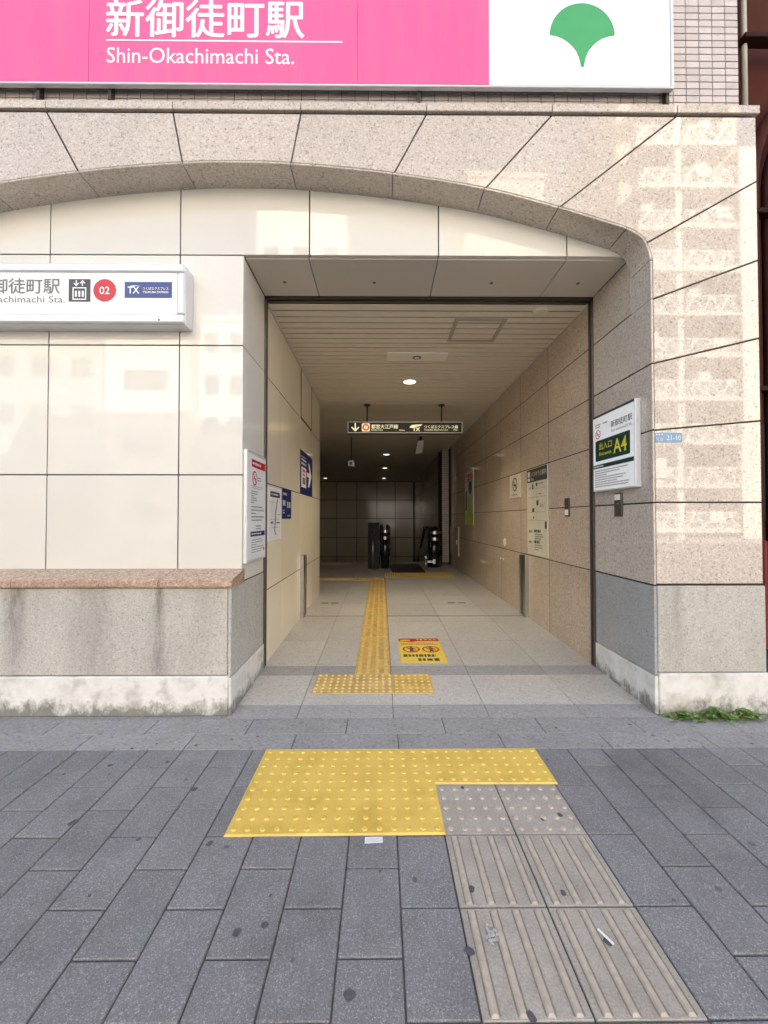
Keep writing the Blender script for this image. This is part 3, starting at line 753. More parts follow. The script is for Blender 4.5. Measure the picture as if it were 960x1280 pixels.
# access hatch
ht = thing('ceiling_hatch', 'square slatted access hatch with grey frame in the passage ceiling', 'hatch', (.96, 3.89, 3.24))
x0, x1, y0, y1 = .71, 1.21, 3.655, 4.125
for n_, q in (('frame_bar', (x0, x1, y0, y0+.035)), ('frame_bar', (x0, x1, y1-.028, y1)), ('frame_bar', (x0, x0+.035, y0+.036, y1-.029)), ('frame_bar', (x1-.035, x1, y0+.036, y1-.029))):
    box(n_, q[0], q[1], q[2], q[3], 3.232, 3.242, 'greymark', ht, .001)
# emergency light panel
ep = thing('ceiling_panel', 'flat white rectangular emergency light panel on the passage ceiling', 'light panel', (.42, 4.51, 3.24))
box('cover', .066, .772, 4.40, 4.622, 3.226, 3.242, 'fixture', ep, .003)
MB().bar((.42, 4.52, 3.222), (.42, 4.52, 3.228), .05, 20).obj('lens_ring', 'bronze', ep)
MB().bar((.42, 4.52, 3.219), (.42, 4.52, 3.2225), .03, 16).obj('lens', 'white', ep)
sd = MB().bar((1.47, 3.53, 3.222), (1.47, 3.53, 3.243), .07, 24).obj('smoke_detector', 'slat'); tag(sd, 'round beige smoke detector on the ceiling beside the shutter slot', 'smoke detector')
# downlights: lit lamps, each with its own light
LAMPS = [((.395, 5.36), 'lit ceiling downlight nearest the entrance, right above the passage', 24), ((.152, 11.5), 'lit ceiling downlight just beyond the hanging guide sign', .9), ((.132, 14.6), 'lit ceiling downlight between the two furthest ones and the guide sign', .9), ((.129, 18.3), 'lit ceiling downlight close to the far wall, on the right', 1.0), ((-2.66, 18.3), 'lit ceiling downlight close to the far wall, on the left', 1.0)]
for (x, y), lab, pw in LAMPS:
    dl = thing('downlight', lab, 'downlight', (x, y, 3.24), 'ceiling downlights')
    n = 24; V = [(x+r*math.cos(2*math.pi*i/n), y+r*math.sin(2*math.pi*i/n), z) for r, z in ((.115, 3.2405), (.11, 3.233), (.086, 3.233)) for i in range(n)]
    geo('trim_ring', V, [(a*n+i, a*n+(i+1) % n, a*n+n+(i+1) % n, a*n+n+i) for a in range(2) for i in range(n)], 'alu', dl)
    V = [(x+.086*math.cos(2*math.pi*i/n), y+.086*math.sin(2*math.pi*i/n), 3.2345) for i in range(n)]
    geo('lamp_face', V, [tuple(range(n))], 'lamp', dl)
    ld = bpy.data.lights.new('downlight_beam', 'SPOT'); ld.energy = pw; ld.spot_size = R(120); ld.spot_blend = .8; ld.shadow_soft_size = .08; ld.color = (1, .90, .72)
    lo = mk('downlight_beam', ld, dl, (x, y, 3.215))
# right passage wall
rw = thing('passage_wall', 'right passage wall of polished tan granite panels', 'wall', (XR, 7, 0))
yj = [3.409]+[3.409+.857*k for k in range(1, 9)]
rz = [.02, .868, 1.437, 1.946, 2.394, 2.846, 3.240]
for a, b_ in zip(yj, yj[1:]):
    for c, e in zip(rz, rz[1:]): box('wall_panel', XR, XR+.02, a+.0055, b_-.0055, c+.0045, e-.0045, 'granite_in', rw, .0008, .0003)
box('wall_core', XR+.0012, XR+.25, 3.41, 21, -3.2, 3.3, 'joint', rw)
# tiled pilaster by the escalator
pp = thing('tiled_pilaster', 'narrow pink tiled pilaster on the right wall beside the escalator', 'pilaster', (1.76, 10.6, 0))
box('pilaster_core', 1.672, 1.86, 10.603, 11.3, .12, 3.24, 'joint', pp)
tmm = mesh_from(*bevbox_data(-.0275, .0275, 0, .01, -.0275, .0275, .002), MT['tile'], False)[0]
for r_ in range(50):
    for q in range(3): mk('pilaster_tile', tmm, pp, (1.703+.0627*q, 10.597, .155+.0627*r_))
# wall beyond
fw = thing('passage_wall', 'grey ceramic panelled wall at the far end above the escalator', 'wall', (0, 20, 0))
fxx = [-2.31-1.0*k for k in range(5, 0, -1)]+[-2.31, -1.27, -.23, .72, 1.67]
fz = [-3.0, -1.6, -.66, .332, 1.327, 2.281, 3.23]
for a, b_ in zip(fxx, fxx[1:]):
    for c, e in zip(fz, fz[1:]): box('wall_panel', a+.012, b_-.012, 20.0, 20.03, c+.012, e-.012, 'cream_in', fw, .002)
box('wall_core', -8, 2, 20.02, 20.4, -3.2, 3.3, 'joint', fw)
sw = thing('passage_wall', 'dark tan panelled side wall running along the escalator behind the pilaster', 'wall', (1.72, 15, 0))
for k in range(8):
    for c, e in zip([-3, -1.4, -.2, .868, 1.437, 1.946, 2.394, 2.846], [-1.4, -.2, .868, 1.437, 1.946, 2.394, 2.846, 3.24]):
        box('wall_panel', 1.70, 1.72, 11.32+1.08*k+.004, 11.32+1.08*(k+1)-.004, c+.004, e-.004, 'granite_in', sw)
box('wall_core', 1.716, 1.86, 11.31, 20, -3.2, 3.24, 'joint', sw)
# left passage wall
lw = thing('passage_wall', 'left passage wall of glossy cream panels carrying notices', 'wall', (XL, 5, 0))
for a, b_ in zip([3.415, 3.95, 4.855, 5.655], [3.95, 4.855, 5.655, 6.40]):
    for c, e in zip([.02, .69, 1.641, 2.595], [.69, 1.641, 2.595, 3.238]):
        box('wall_panel', XL-.02, XL, a+.003, b_-.003, c+.0045, e-.0045, 'cream_in', lw, .0008, .0003)
box('wall_core', XL-.25, XL-.0018, 3.41, 6.39, -.2, 3.26, 'joint', lw)
hw = thing('hall_wall', 'unseen plain walls closing the stair hall on the left', 'wall', (-8, 12, 0))
box('wall_board', -8.2, -8, 6.2, 20.4, -3.2, 3.3, 'concrete', hw); box('wall_board', -8, XL-.26, 6.15, 6.39, -.2, 3.3, 'concrete', hw)
pb = thing('stair_well', 'concrete stair well below the far end of the hall', 'stairs', (-2, 14, -3))
box('well_floor', -8, 2, 15.6, 20.0, -3.2, -3.0, 'concrete', pb)
for k in range(17): box('step', -7.9, -.4, 11.1+.27*k, 11.1+.27*(k+1), -.5-.17*k-.3, .08-.17*(k+1), 'floordark', pb)
# access panel on left wall
ac = thing('access_panel', 'dark framed access panel high on the left cream wall', 'access panel', (XL, 5.24, 2.9))
MB().box(XL-.004, XL+.006, 4.862, 4.885, 2.61, 3.235).box(XL-.004, XL+.006, 5.60, 5.625, 2.61, 3.235).box(XL-.004, XL+.006, 4.886, 5.599, 2.60, 2.618).obj('frame', 'darksteel', ac)
box('door_panel', XL-.003, XL+.004, 4.89, 5.595, 2.622, 3.232, 'cream_in', ac, .001)
# flood barrier posts
for s, X, lab in ((1, XL, 'steel flood barrier post on the cream left wall'), (-1, XR, 'steel flood barrier post on the granite right wall')):
    ps = thing('barrier_post', lab, 'barrier post', (X, 4.96, .07), 'flood barrier posts')
    a, b_ = sorted((X, X+s*.045)); box('channel', a, b_, 4.87, 4.955, .076, .862, 'steel', ps, .002)
    box('channel', a, b_, 5.01, 5.07, .076, .852, 'steel', ps, .002)
    a, b_ = sorted((X, X+s*.012)); box('slot', a, b_, 4.955, 5.01, .076, .85, 'black', ps)

# escalator
es = thing('escalator', 'black escalator with glass balustrades going down at the far end of passage', 'escalator', (.62, 9.6, .08))
def newel(x0, x1, y0, top, nm):
    mb = MB(); mb.box(x0, x1, y0+.12, 12.2, .08, .40, b=.015); mb.obj('skirt_box', 'blackgloss', es)
    cxm = (x0+x1)/2
    # rounded handrail end sweeping over the newel
    pts = []
    for i in range(13):
        a = -math.pi/2-math.pi*i/12; pts.append((y0+.34+.34*math.cos(a), top-.36+.34*math.sin(a)))
    pts = [(12.0, top-.72)]+pts+[(11.0, top-.02), (13.5, top-1.4)]
    for off in (x0+.06, x1-.06):
        m_ = MB()
        for (ya, za), (yb, zb) in zip(pts, pts[1:]): m_.bar((off, ya, za), (off, yb, zb), .042, 10)
        m_.obj('handrail', 'black', es, True)
        gpts = [(12.0, top-.72)]+[(y0+.34+.31*math.cos(-math.pi/2-math.pi*i/12), top-.36+.31*math.sin(-math.pi/2-math.pi*i/12)) for i in range(13)]+[(11.0, top-.05), (12.0, top-.6)]
        V = [(off+dx, y, z) for dx in (-.006, .006) for y, z in gpts]; n = len(gpts)
        geo('balustrade_glass', V, [tuple(range(n)), tuple(range(n, 2*n))[::-1]]+[(i, n+i, n+(i+1) % n, (i+1) % n) for i in range(n)], 'blackgloss', es)
    for z in (top-.17, top-.33):
        V = []; n = 12
        for dz in (0, .07):
            for i in range(n+1):
                a = math.pi+math.pi*i/n; V.append((cxm+(x1-x0)*.50*math.cos(a), y0+.16+.20*math.sin(a), z+dz))
        geo('steel_band', V, [(i, i+1, n+2+i, n+1+i) for i in range(n)], 'steel', es, True)
    MB().bar((cxm, y0+.2, .08), (cxm, y0+.2, top-.14), (x1-x0)*.47, 24).obj('newel', 'blackgloss', es, True)
newel(-.05, .235, 9.55, 1.14, 'a'); newel(1.19, 1.53, 9.75, 1.10, 'b')
box('control_panel', -.335, -.052, 9.58, 9.70, .08, 1.225, 'navypanel', es, .006)
box('floor_plate', .24, 1.02, 8.86, 10.5, .0815, .088, 'darksteel', es, .002)
for k in range(10): box('step', .24, 1.02, 10.5+.4*k, 10.5+.4*k+.4, -.3-.2*k, .07-.2*k-.02*(k > 0), 'darksteel', es)
gp = thing('guide_post', 'slim steel post in front of the dark escalator panel', 'post', (-.205, 9.3, .08))
MB().bar((-.205, 9.3, .08), (-.205, 9.3, 1.0), .02, 12).obj('pole', 'steel', gp, True)
MB().bar((-.205, 9.3, 1.0), (-.205, 9.3, 1.03), .035, 12).obj('cap', 'darksteel', gp, True)
MB().bar((-.205, 9.3, .08), (-.205, 9.3, .095), .05, 14).obj('foot', 'steel', gp)
gp = thing('guide_post', 'low steel post with white card before the right escalator newel', 'post', (1.07, 9.3, .08))
MB().bar((1.07, 9.3, .08), (1.07, 9.3, .36), .02, 12).obj('pole', 'steel', gp, True)
MB().bar((1.07, 9.3, .36), (1.07, 9.3, .42), .03, 12).obj('cap', 'white', gp, True)
box('card', 1.12, 1.28, 9.35, 9.37, .25, .30, 'alu', gp); box('card', 1.25, 1.31, 9.34, 9.349, .23, .34, 'alu', gp)

# ------------------------------------------------------------------ signs
# pink station name board
q_ = .9664
def zq(z): return 1.327+(z-1.327)*q_
ps = thing('station_name_board', 'large pink and white station name board with green leaf emblem above the arch', 'sign', (-.5, 2.62, 4.3))
YB = 2.59; zb, zt = zq(4.405), 5.6; xw = .764*q_; xe = 2.082*q_
box('backing', -4.3, xe-.004, YB+.0185, YB+.026, zb-.006, zt, 'alu', ps)
sj = [-4.3, -3.6, -2.065*q_, -.17*q_, xw]
for a, b_ in zip(sj, sj[1:]): box('pink_panel', a+.001, b_-.001, YB, YB+.018, zb, zt, 'pink', ps, .001, .0008)
box('white_panel', xw+.001, xe-.022, YB, YB+.018, zb, zt, 'signwhite', ps, .001)
box('frame_bar', -4.3, xe, YB-.006, YB+.026, zb-.022, zb-.007, 'alu', ps, .003); box('frame_bar', xe-.02, xe, YB-.006, YB+.026, zb-.006, zt, 'alu', ps, .003)
fb = Frame((0, YB, 0), (1, 0, 0), (0, 0, 1))
text('新御徒町駅', fb, -1.941*q_, zq(4.752), .292*q_, 'white', ps, bold=.022, width=1.393*q_)
flat('underline', fb, rect(-1.941*q_, zq(4.697), -.276*q_, zq(4.708)), 'white', ps)
text('Shin-Okachimachi Sta.', fb, -1.936*q_, zq(4.540), .160*q_, 'white', ps, bold=.004, width=1.318*q_)
gk = [(80, 0), (64, -3), (50, -8), (36, -17), (25, -27), (15, -40), (8, -57), (3, -80)]
gx, gz, gr_, gs_ = 1.43*q_, zq(4.768), .232*q_, .0029*q_
pts = [(gx+gr_*math.cos(a), gz+gr_*math.sin(a)) for a in [math.pi*i/32 for i in range(33)]]
pts += [(gx-gs_*x, gz+gs_*y) for x, y in gk[1:]]+[(gx+gs_*x, gz+gs_*y) for x, y in gk[::-1][:-1]]
flat('leaf_emblem', fb, pts, 'green', ps)
for x in (-2.36, -1.87, .26, 1.99): box('bracket', x-.011, x+.011, YB+.027, YT_-.005, 4.207, 4.33, 'darksteel', ps)
# light box on the cream wall
lb = thing('station_light_box', 'long white framed sign box with lift, 02 and blue marks on the cream wall', 'sign', (-2.3, YC, 2.9))
z0, z1, x0, x1 = 2.700, 3.122, -3.6, -1.388; y0 = YC-.125
box('case', x0, x1, y0+.012, YC-.001, z0, z1, 'alu', lb, .004)
for nm, q in (('frame_rail', (x0, x1, z1-.062, z1)), ('frame_rail', (x0, x1, z0, z0+.062))): box(nm, q[0], q[1], y0-.012, y0+.011, q[2], q[3], 'alu', lb, .010)
box('frame_rail', x1-.05, x1, y0-.012, y0+.011, z0+.063, z1-.063, 'alu', lb, .010)
box('face', x0, x1-.052, y0-.001, y0+.009, z0+.064, z1-.064, 'boardwhite', lb)
MB().bar((-1.56, y0-.013, z0+.02), (-1.56, y0-.010, z0+.02), .007, 10).obj('lock', 'darksteel', lb)
fl = Frame((0, y0-.001, 0), (1, 0, 0), (0, 0, 1))
text('新御徒町駅', fl, -2.262, 2.917, .118, 'greyink', lb, 'r', .014, width=.60)
text('Shin-Okachimachi Sta.', fl, -2.226, 2.845, .066, 'greyink', lb, 'r', .002, width=.74)
flat('lift_sign', fl, rect(-2.200, 2.852, -2.048, 3.012), 'ink', lb)
prints('lift_mark', fl, [rect(-2.172, 2.864, -2.076, 2.872), rect(-2.172, 2.872, -2.164, 2.945), rect(-2.084, 2.872, -2.076, 2.945), rect(-2.172, 2.945, -2.076, 2.953),
    rect(-2.155, 2.885, -2.141, 2.928), rect(-2.131, 2.885, -2.117, 2.928), rect(-2.107, 2.885, -2.093, 2.928),
    rect(-2.150, 2.975, -2.143, 3.004), [(-2.147, 2.959), (-2.127, 2.982), (-2.135, 2.985), (-2.147, 2.971), (-2.159, 2.985), (-2.167, 2.982)],
    rect(-2.107, 2.962, -2.100, 2.99), [(-2.103, 3.006), (-2.123, 2.983), (-2.115, 2.98), (-2.103, 2.994), (-2.091, 2.98), (-2.083, 2.983)]], 'white', lb, .003)
flat('round_mark', fl, disc(-1.948, 2.933, .080, 40), 'red', lb)
text('02', fl, -1.948, 2.906, .075, 'white', lb, 'c', .008, e=.003)
flat('blue_mark', fl, rect(-1.808, 2.880, -1.476, 2.994), 'txblue', lb)
text('TX', fl, -1.745, 2.912, .068, 'white', lb, 'c', .02, e=.003, width=.082)
prints('mark_stroke', fl, [[(-1.788, 2.956), (-1.752, 2.968), (-1.700, 2.966), (-1.752, 2.960)]], 'white', lb, .0032)
text('つくばエクスプレス', fl, -1.68, 2.938, .022, 'white', lb, bold=.02, e=.003, width=.18); text('TSUKUBA EXPRESS', fl, -1.68, 2.914, .020, 'white', lb, bold=.02, e=.003, width=.18)

# exit sign on right jamb (faces -X): reader's right is towards the street
def fr_right(y_inner, z, out): return Frame((XR-out, y_inner, z), (0, -1, 0), (0, 0, 1))
def fr_left(y_front, z, out): return Frame((XL+out, y_front, z), (0, 1, 0), (0, 0, 1))
ex = thing('exit_sign', 'white exit A4 sign with dark green panel on the granite jamb', 'sign', (XR, 3.0, 1.87))
box('case', XR-.045, XR-.0005, 2.735, 3.285, 1.552, 2.190, 'alu', ex, .004)
fe = fr_right(3.285, 1.552, .0455); W, H = .55, .638
flat('face', fe, rect(.01, .01, W-.012, H-.022), 'litwhite', ex, .001, .0008); flat('top_strip', fe, rect(.004, H-.02, W-.004, H-.002), 'ink', ex, .0012, .001)
text('新御徒町駅', fe, .265, .495, .056, 'ink', ex, bold=.008, width=.258, e=.002); text('Shin-okachimachi Sta.', fe, .265, .455, .030, 'greyink', ex, width=.258, e=.002)
ring('no_smoking_ring', fe, .082, .475, .031, .038, 'red', ex, .002); prints('no_smoking_bar', fe, [[(.06, .495), (.066, .5), (.104, .455), (.098, .45)], rect(.06, .47, .105, .476)], 'red', ex, .0022)
prints('small_print', fe, greek(.04, .13, .525, .565, 2, rg, .5, .014)+greek(.15, .23, .54, .565, 1, rg, .5, .012), 'greyink', ex, .002)
flat('green_panel', fe, [(.052, .25), (.488, .25), (.496, .258), (.496, .415), (.488, .423), (.052, .423), (.044, .415), (.044, .258)], 'darkgreen', ex, .002)
text('出入口', fe, .10, .345, .062, 'yellowtext', ex, bold=.008, width=.175, e=.003); text('Entrance', fe, .10, .292, .042, 'yellowtext', ex, width=.17, bold=.006, e=.003)
text('A4', fe, .295, .283, .155, 'yellowtext', ex, bold=.012, width=.165, e=.003)
flat('green_band', fe, rect(.012, .190, W-.014, .222), 'darkgreen', ex, .002); prints('band_print', fe, greek(.02, .17, .194, .218, 1, rg, .55, .016), 'white', ex, .003)
prints('small_print', fe, greek(.03, .50, .030, .178, 8, rg, .5, .011), 'greyink', ex, .002)
# control boxes
def cbox(y0, y1, z0, z1, zw0, zw1, lab):
    t_ = thing('key_box', lab, 'control box', (XR, (y0+y1)/2, z0), 'shutter control boxes')
    box('plate', XR-.014, XR-.0004, y0, y1, z0, z1, 'bronze', t_, .002)
    box('window', XR-.019, XR-.0145, y0+.014, y1-.012, zw0, zw1, 'boardwhite', t_, .001)
    MB().bar((XR-.018, (y0+y1)/2, z0+(z1-z0)*.55), (XR-.0135, (y0+y1)/2, z0+(z1-z0)*.55), .009, 10).obj('key_hole', 'steel', t_)
cbox(2.95, 3.044, 1.342, 1.525, 1.47, 1.515, 'small bronze control box below the exit A4 sign')
cbox(3.782, 3.870, 1.346, 1.530, 1.36, 1.415, 'small bronze control box with white window inside the passage')
# address plate
ad = thing('address_plate', 'small faded blue address plate on the granite pillar front', 'sign', (1.97, YF, 1.85))
fa = Frame((1.878, YF, 1.849), (1, 0, 0), (0, 0, 1))
flat('plate', fa, [(.006, 0), (.184, 0), (.19, .006), (.19, .061), (.184, .067), (.006, .067), (0, .061), (0, .006)], 'addr', ad, .004, .0035)
text('元浅', fa, .008, .012, .026, 'addrtext', ad, e=.0046, bold=.01); text('21-10', fa, .082, .016, .048, 'addrtext', ad, bold=.012, width=.098, e=.0046)
prints('small_print', fa, [(.008, .05, .018, .058), (.026, .05, .036, .058), (.046, .05, .056, .058)], 'addrtext', ad, .0046)
# boards on the right passage wall
bb = thing('guide_board', 'tall yellowed transfer guide board with black header on the granite wall', 'notice board', (XR, 4.57, .88))
fbb = fr_right(4.872, .882, .012); box('board', XR-.012, XR-.0005, 4.268, 4.872, .882, 1.932, 'oldwhite', bb, .002); W = .604
flat('header', fbb, rect(.004, .888, .600, 1.046), 'ink', bb)
text('バスのりば案内', fbb, .15, .955, .066, 'oldwhite', bb, bold=.01, width=.43, e=.003); text('Bus', fbb, .15, .905, .05, 'oldwhite', bb, bold=.01, e=.003)
prints('bus_mark', fbb, [rect(.03, .955, .11, 1.02), rect(.03, .905, .11, .94)], 'oldwhite', bb, .003)
prints('route_map', fbb, [(.05, .80, .56, .803), (.05, .70, .56, .703), (.05, .52, .55, .523), (.05, .42, .55, .423), (.30, .423, .303, .85), (.40, .523, .403, .62), (.55, .523, .553, .60), (.40, .62, .55, .623), (.2, .60, .203, .80)], 'greyink', bb)
prints('stop_mark', fbb, [(.17, .80, .21, .86), (.28, .83, .33, .87), (.30, .60, .36, .66), (.17, .52, .23, .57), (.53, .33, .58, .41), (.20, .44, .23, .47)], 'ink', bb, .002)
prints('small_print', fbb, greek(.36, .54, .84, .87, 1, rg, .5, .03)+greek(.06, .15, .81, .83, 1, rg, .5, .03)+greek(.36, .46, .72, .75, 1, rg, .6, .03)+greek(.41, .53, .57, .61, 2, rg, .5, .03)+greek(.06, .18, .26, .31, 1, rg, .6, .03)+greek(.06, .18, .13, .18, 1, rg, .6, .03)+greek(.24, .5, .19, .27, 3, rg, .5, .025)+greek(.24, .52, .06, .14, 3, rg, .5, .025), 'greyink', bb)
prints('line_name', fbb, greek(.23, .48, .27, .32, 1, rg, .8, .05)+greek(.23, .42, .14, .19, 1, rg, .8, .05), 'ink', bb, .002)
nsn = thing('no_smoking_sign', 'small white no smoking notice left of the yellowed guide board', 'sign', (XR, 5.33, 1.6))
box('board', XR-.006, XR-.0005, 5.12, 5.55, 1.612, 1.932, 'oldwhite', nsn, .001); fn = fr_right(5.55, 1.612, .006)
ring('ring', fn, .215, .185, .075, .095, 'ink', nsn); prints('cigarette', fn, [rect(.16, .165, .27, .185), [(.145, .245), (.16, .255), (.285, .125), (.27, .115)]], 'ink', nsn, .002)
prints('small_print', fn, greek(.09, .34, .03, .055, 1, rg, .7, .025), 'greyink', nsn)
po = thing('poster', 'dim poster with red heading and lime green bottom on the right wall', 'poster', (XR, 8.15, 1.2))
box('sheet', XR-.006, XR-.0005, 7.74, 8.53, 1.19, 2.33, 'alu', po); fpo = fr_right(8.53, 1.19, .006)
flat('lime_area', fpo, [(.12, .0), (.77, .0), (.77, .2), (.6, .32), (.5, .62), (.3, .6), (.22, .3), (.12, .2)], 'lime', po)
flat('dark_area', fpo, [(.03, .3), (.2, .32), (.2, .75), (.08, .72)], 'ink', po, .002); flat('figure', fpo, disc(.5, .78, .14, 16), 'ink', po, .002)
text('ご案内', fpo, .06, .92, .2, 'red', po, bold=.03, width=.62, e=.002)
dk = MB().bar((XR-.004, 5.80, .967), (XR-.0005, 5.80, .967), .062, 24).obj('round_sticker', 'boardwhite'); tag(dk, 'round white sticker low on the granite wall', 'sticker')
fd = Frame((XR-.0045, 5.80, .967), (0, -1, 0), (0, 0, 1)); prints('sticker_print', fd, [rect(-.02, -.03, .0, .02), rect(.0, .01, .02, .035)], 'alu', dk, .001)
for y, lab in ((6.0, 'left one of two tiny white tags low on the granite wall'), (5.87, 'right one of two tiny white tags low on the granite wall')):
    box('wall_tag', XR-.004, XR-.0005, y-.03, y+.02, .695, .722, 'boardwhite', None, .001); tag(bpy.context.scene.objects[-1] if False else COL.objects[-1], lab, 'tag', 'tiny white wall tags')
cc = thing('wall_cabinet', 'small tan cabinet on the dim right wall beside the pilaster', 'cabinet', (XR, 9.6, .5))
box('door', XR-.03, XR-.0005, 9.2, 10.2, .42, 1.12, 'granite_in', cc, .01); box('handle', XR-.042, XR-.031, 9.3, 9.36, .7, .8, 'alu', cc)
# left notices
wbd = thing('notice_board', 'white projecting notice board with red heading on the left jamb', 'notice board', (XL, 3.02, 1.0))
box('case', XL+.0005, XL+.028, 2.85, 3.315, .994, 1.843, 'alu', wbd, .004); fwb = fr_left(2.85, 1.0, .028)
flat('face', fwb, rect(.012, .012, .453, .82), 'boardwhite', wbd, .001, .0008)
flat('red_heading', fwb, rect(.10, .725, .44, .785), 'red', wbd, .002); prints('heading_print', fwb, greek(.12, .34, .735, .775, 1, rg, .5, .03), 'white', wbd, .003)
ring('no_smoking_ring', fwb, .17, .64, .045, .058, 'red', wbd, .002); prints('no_smoking_bar', fwb, [[(.135, .67), (.145, .68), (.205, .61), (.195, .60)], rect(.14, .632, .20, .642)], 'red', wbd, .0022)
prints('small_print', fwb, greek(.09, .42, .555, .585, 2, rg, .35, .012)+greek(.09, .26, .44, .545, 6, rg, .5, .014)+greek(.09, .42, .30, .43, 5, rg, .4, .012)+greek(.2, .36, .235, .275, 2, rg, .5, .016)+greek(.24, .33, .62, .66, 2, rg, .5, .016), 'greyink', wbd, .002)
flat('blue_heading', fwb, rect(.08, .187, .43, .225), 'blue', wbd, .002); prints('heading_print', fwb, greek(.1, .38, .195, .218, 1, rg, .6, .03), 'white', wbd, .003)
prints('table_print', fwb, greek(.10, .42, .055, .17, 6, rg, .4, .03), 'greyink', wbd, .002); flat('red_seal', fwb, disc(.41, .075, .014, 14), 'red', wbd, .002)
mpb = thing('route_map', 'white route map sheet with black heading on the cream wall', 'map', (XL, 3.68, 1.1))
box('sheet', XL+.0005, XL+.005, 3.46, 3.92, 1.118, 1.618, 'boardwhite', mpb); fm = fr_left(3.46, 1.118, .005)
flat('black_heading', fm, rect(.07, .41, .40, .46), 'ink', mpb, .001); prints('heading_print', fm, greek(.09, .38, .42, .45, 1, rg, .5, .03), 'white', mpb, .002)
ml = []
for (xa, ya), (xb, yb) in zip([(.30, .40), (.27, .34), (.23, .27), (.22, .2), (.21, .14), (.19, .1)], [(.27, .34), (.23, .27), (.22, .2), (.21, .14), (.19, .1), (.24, .05)]): ml.append([(xa, ya), (xb, yb), (xb+.03, yb), (xa+.03, ya)])
ml += [rect(.05, .36, .25, .363), rect(.05, .2, .4, .203), rect(.3, .245, .42, .249), rect(.06, .12, .40, .123), rect(.08, .16, .17, .18), rect(.28, .16, .4, .175), rect(.12, .2, .123, .36)]
prints('route_lines', fm, ml, 'greyink', mpb)
nb = thing('notice_sheet', 'small dark blue notice sheet beside the route map', 'notice', (XL, 4.16, 1.3))
box('sheet', XL+.0005, XL+.004, 3.96, 4.358, 1.324, 1.640, 'blue', nb); fnb = fr_left(3.96, 1.324, .004)
prints('notice_print', fnb, greek(.02, .25, .235, .285, 1, rg, .6, .05)+greek(.02, .15, .13, .2, 1, rg, .9, .08)+greek(.2, .38, .1, .2, 1, rg, .8, .1)+greek(.02, .1, .05, .1, 2, rg, .6, .04)+greek(.22, .37, .02, .045, 1, rg, .6, .04), 'alu', nb)
asg = thing('arrow_sign', 'tall blue sign with white right arrow on the cream wall', 'sign', (XL, 5.25, 1.64))
box('sheet', XL+.0005, XL+.006, 4.835, 5.67, 1.640, 2.200, 'blue', asg); fas = fr_left(4.835, 1.640, .006)
flat('arrow', fas, [(.42, .255), (.56, .255), (.56, .255), (.50, .12), (.58, .12), (.76, .285), (.58, .45), (.50, .45), (.62, .315), (.42, .315)], 'white', asg)
flat('white_card', fas, [(.05, .09), (.36, .09), (.36, .35), (.05, .35)], 'boardwhite', asg)
prints('card_print', fas, [rect(.12, .29, .30, .325), rect(.14, .24, .26, .27)], 'red', asg, .003); prints('card_print', fas, [rect(.12, .13, .30, .22)], 'greyink', asg, .003)
prints('sign_print', fas, greek(.05, .40, .37, .47, 2, rg, .6, .05)+[[(.03, .475), (.35, .485), (.35, .492), (.03, .482)]], 'white', asg)
# hanging guide sign
gs = thing('guide_sign', 'dark backlit hanging guide sign with arrow and line names in the passage', 'sign', (.4, 6.46, 2.75))
yg = 6.40; x0, x1, z0, z1 = -.562, 1.353, 2.748, 2.938
box('case', x0, x1, yg+.006, yg+.13, z0, z1, 'bronze', gs, .004)
for q in ((x0, x1, z1-.014, z1), (x0, x1, z0, z0+.014), (x0, x0+.014, z0+.0145, z1-.0145), (x1-.014, x1, z0+.0145, z1-.0145)): box('frame_bar', q[0], q[1], yg-.006, yg+.0055, q[2], q[3], 'alu', gs)
box('face', x0+.015, x1-.015, yg-.001, yg+.004, z0+.015, z1-.015, 'glowboard', gs)
for x in (-.238, 1.015):
    MB().bar((x, 6.462, z1), (x, 6.462, 3.23), .013, 8).obj('hanger_rod', 'darksteel', gs); MB().bar((x, 6.462, 3.222), (x, 6.462, 3.242), .055, 16).obj('hanger_plate', 'darksteel', gs)
fg = Frame((x0, yg-.001, z0), (1, 0, 0), (0, 0, 1))
prints('arrow', fg, [rect(.118, .05, .138, .168), [(.128, .026), (.196, .092), (.182, .106), (.128, .054), (.074, .106), (.060, .092)]], 'glow', gs)
flat('line_mark', fg, [(.25, .028), (.36, .028), (.372, .04), (.372, .15), (.36, .162), (.25, .162), (.238, .15), (.238, .04)], 'glow', gs); ring('line_ring', fg, .305, .095, .03, .06, 'glowred', gs, .003); flat('line_dot', fg, rect(.297, .082, .313, .108), 'glowred', gs, .003)
text('都営大江戸線', fg, .395, .078, .078, 'glow', gs, bold=.014, width=.445); text('Oedo Line', fg, .395, .042, .034, 'glow', gs, bold=.01, width=.19)
text('135m', fg, .86, .038, .032, 'glow', gs, bold=.012, width=.09)
prints('line_emblem', fg, [[(1.03, .10), (1.07, .135), (1.25, .15), (1.21, .115), (1.12, .105), (1.05, .085)]], 'glow', gs); text('TX', fg, 1.08, .035, .085, 'glow', gs, bold=.03, width=.13)
text('つくばエクスプレス線', fg, 1.275, .082, .062, 'glow', gs, bold=.012, width=.565); text('Tsukuba Express Line', fg, 1.275, .045, .034, 'glow', gs, bold=.01, width=.40); text('70m', fg, 1.76, .045, .032, 'glow', gs, bold=.01, width=.075)
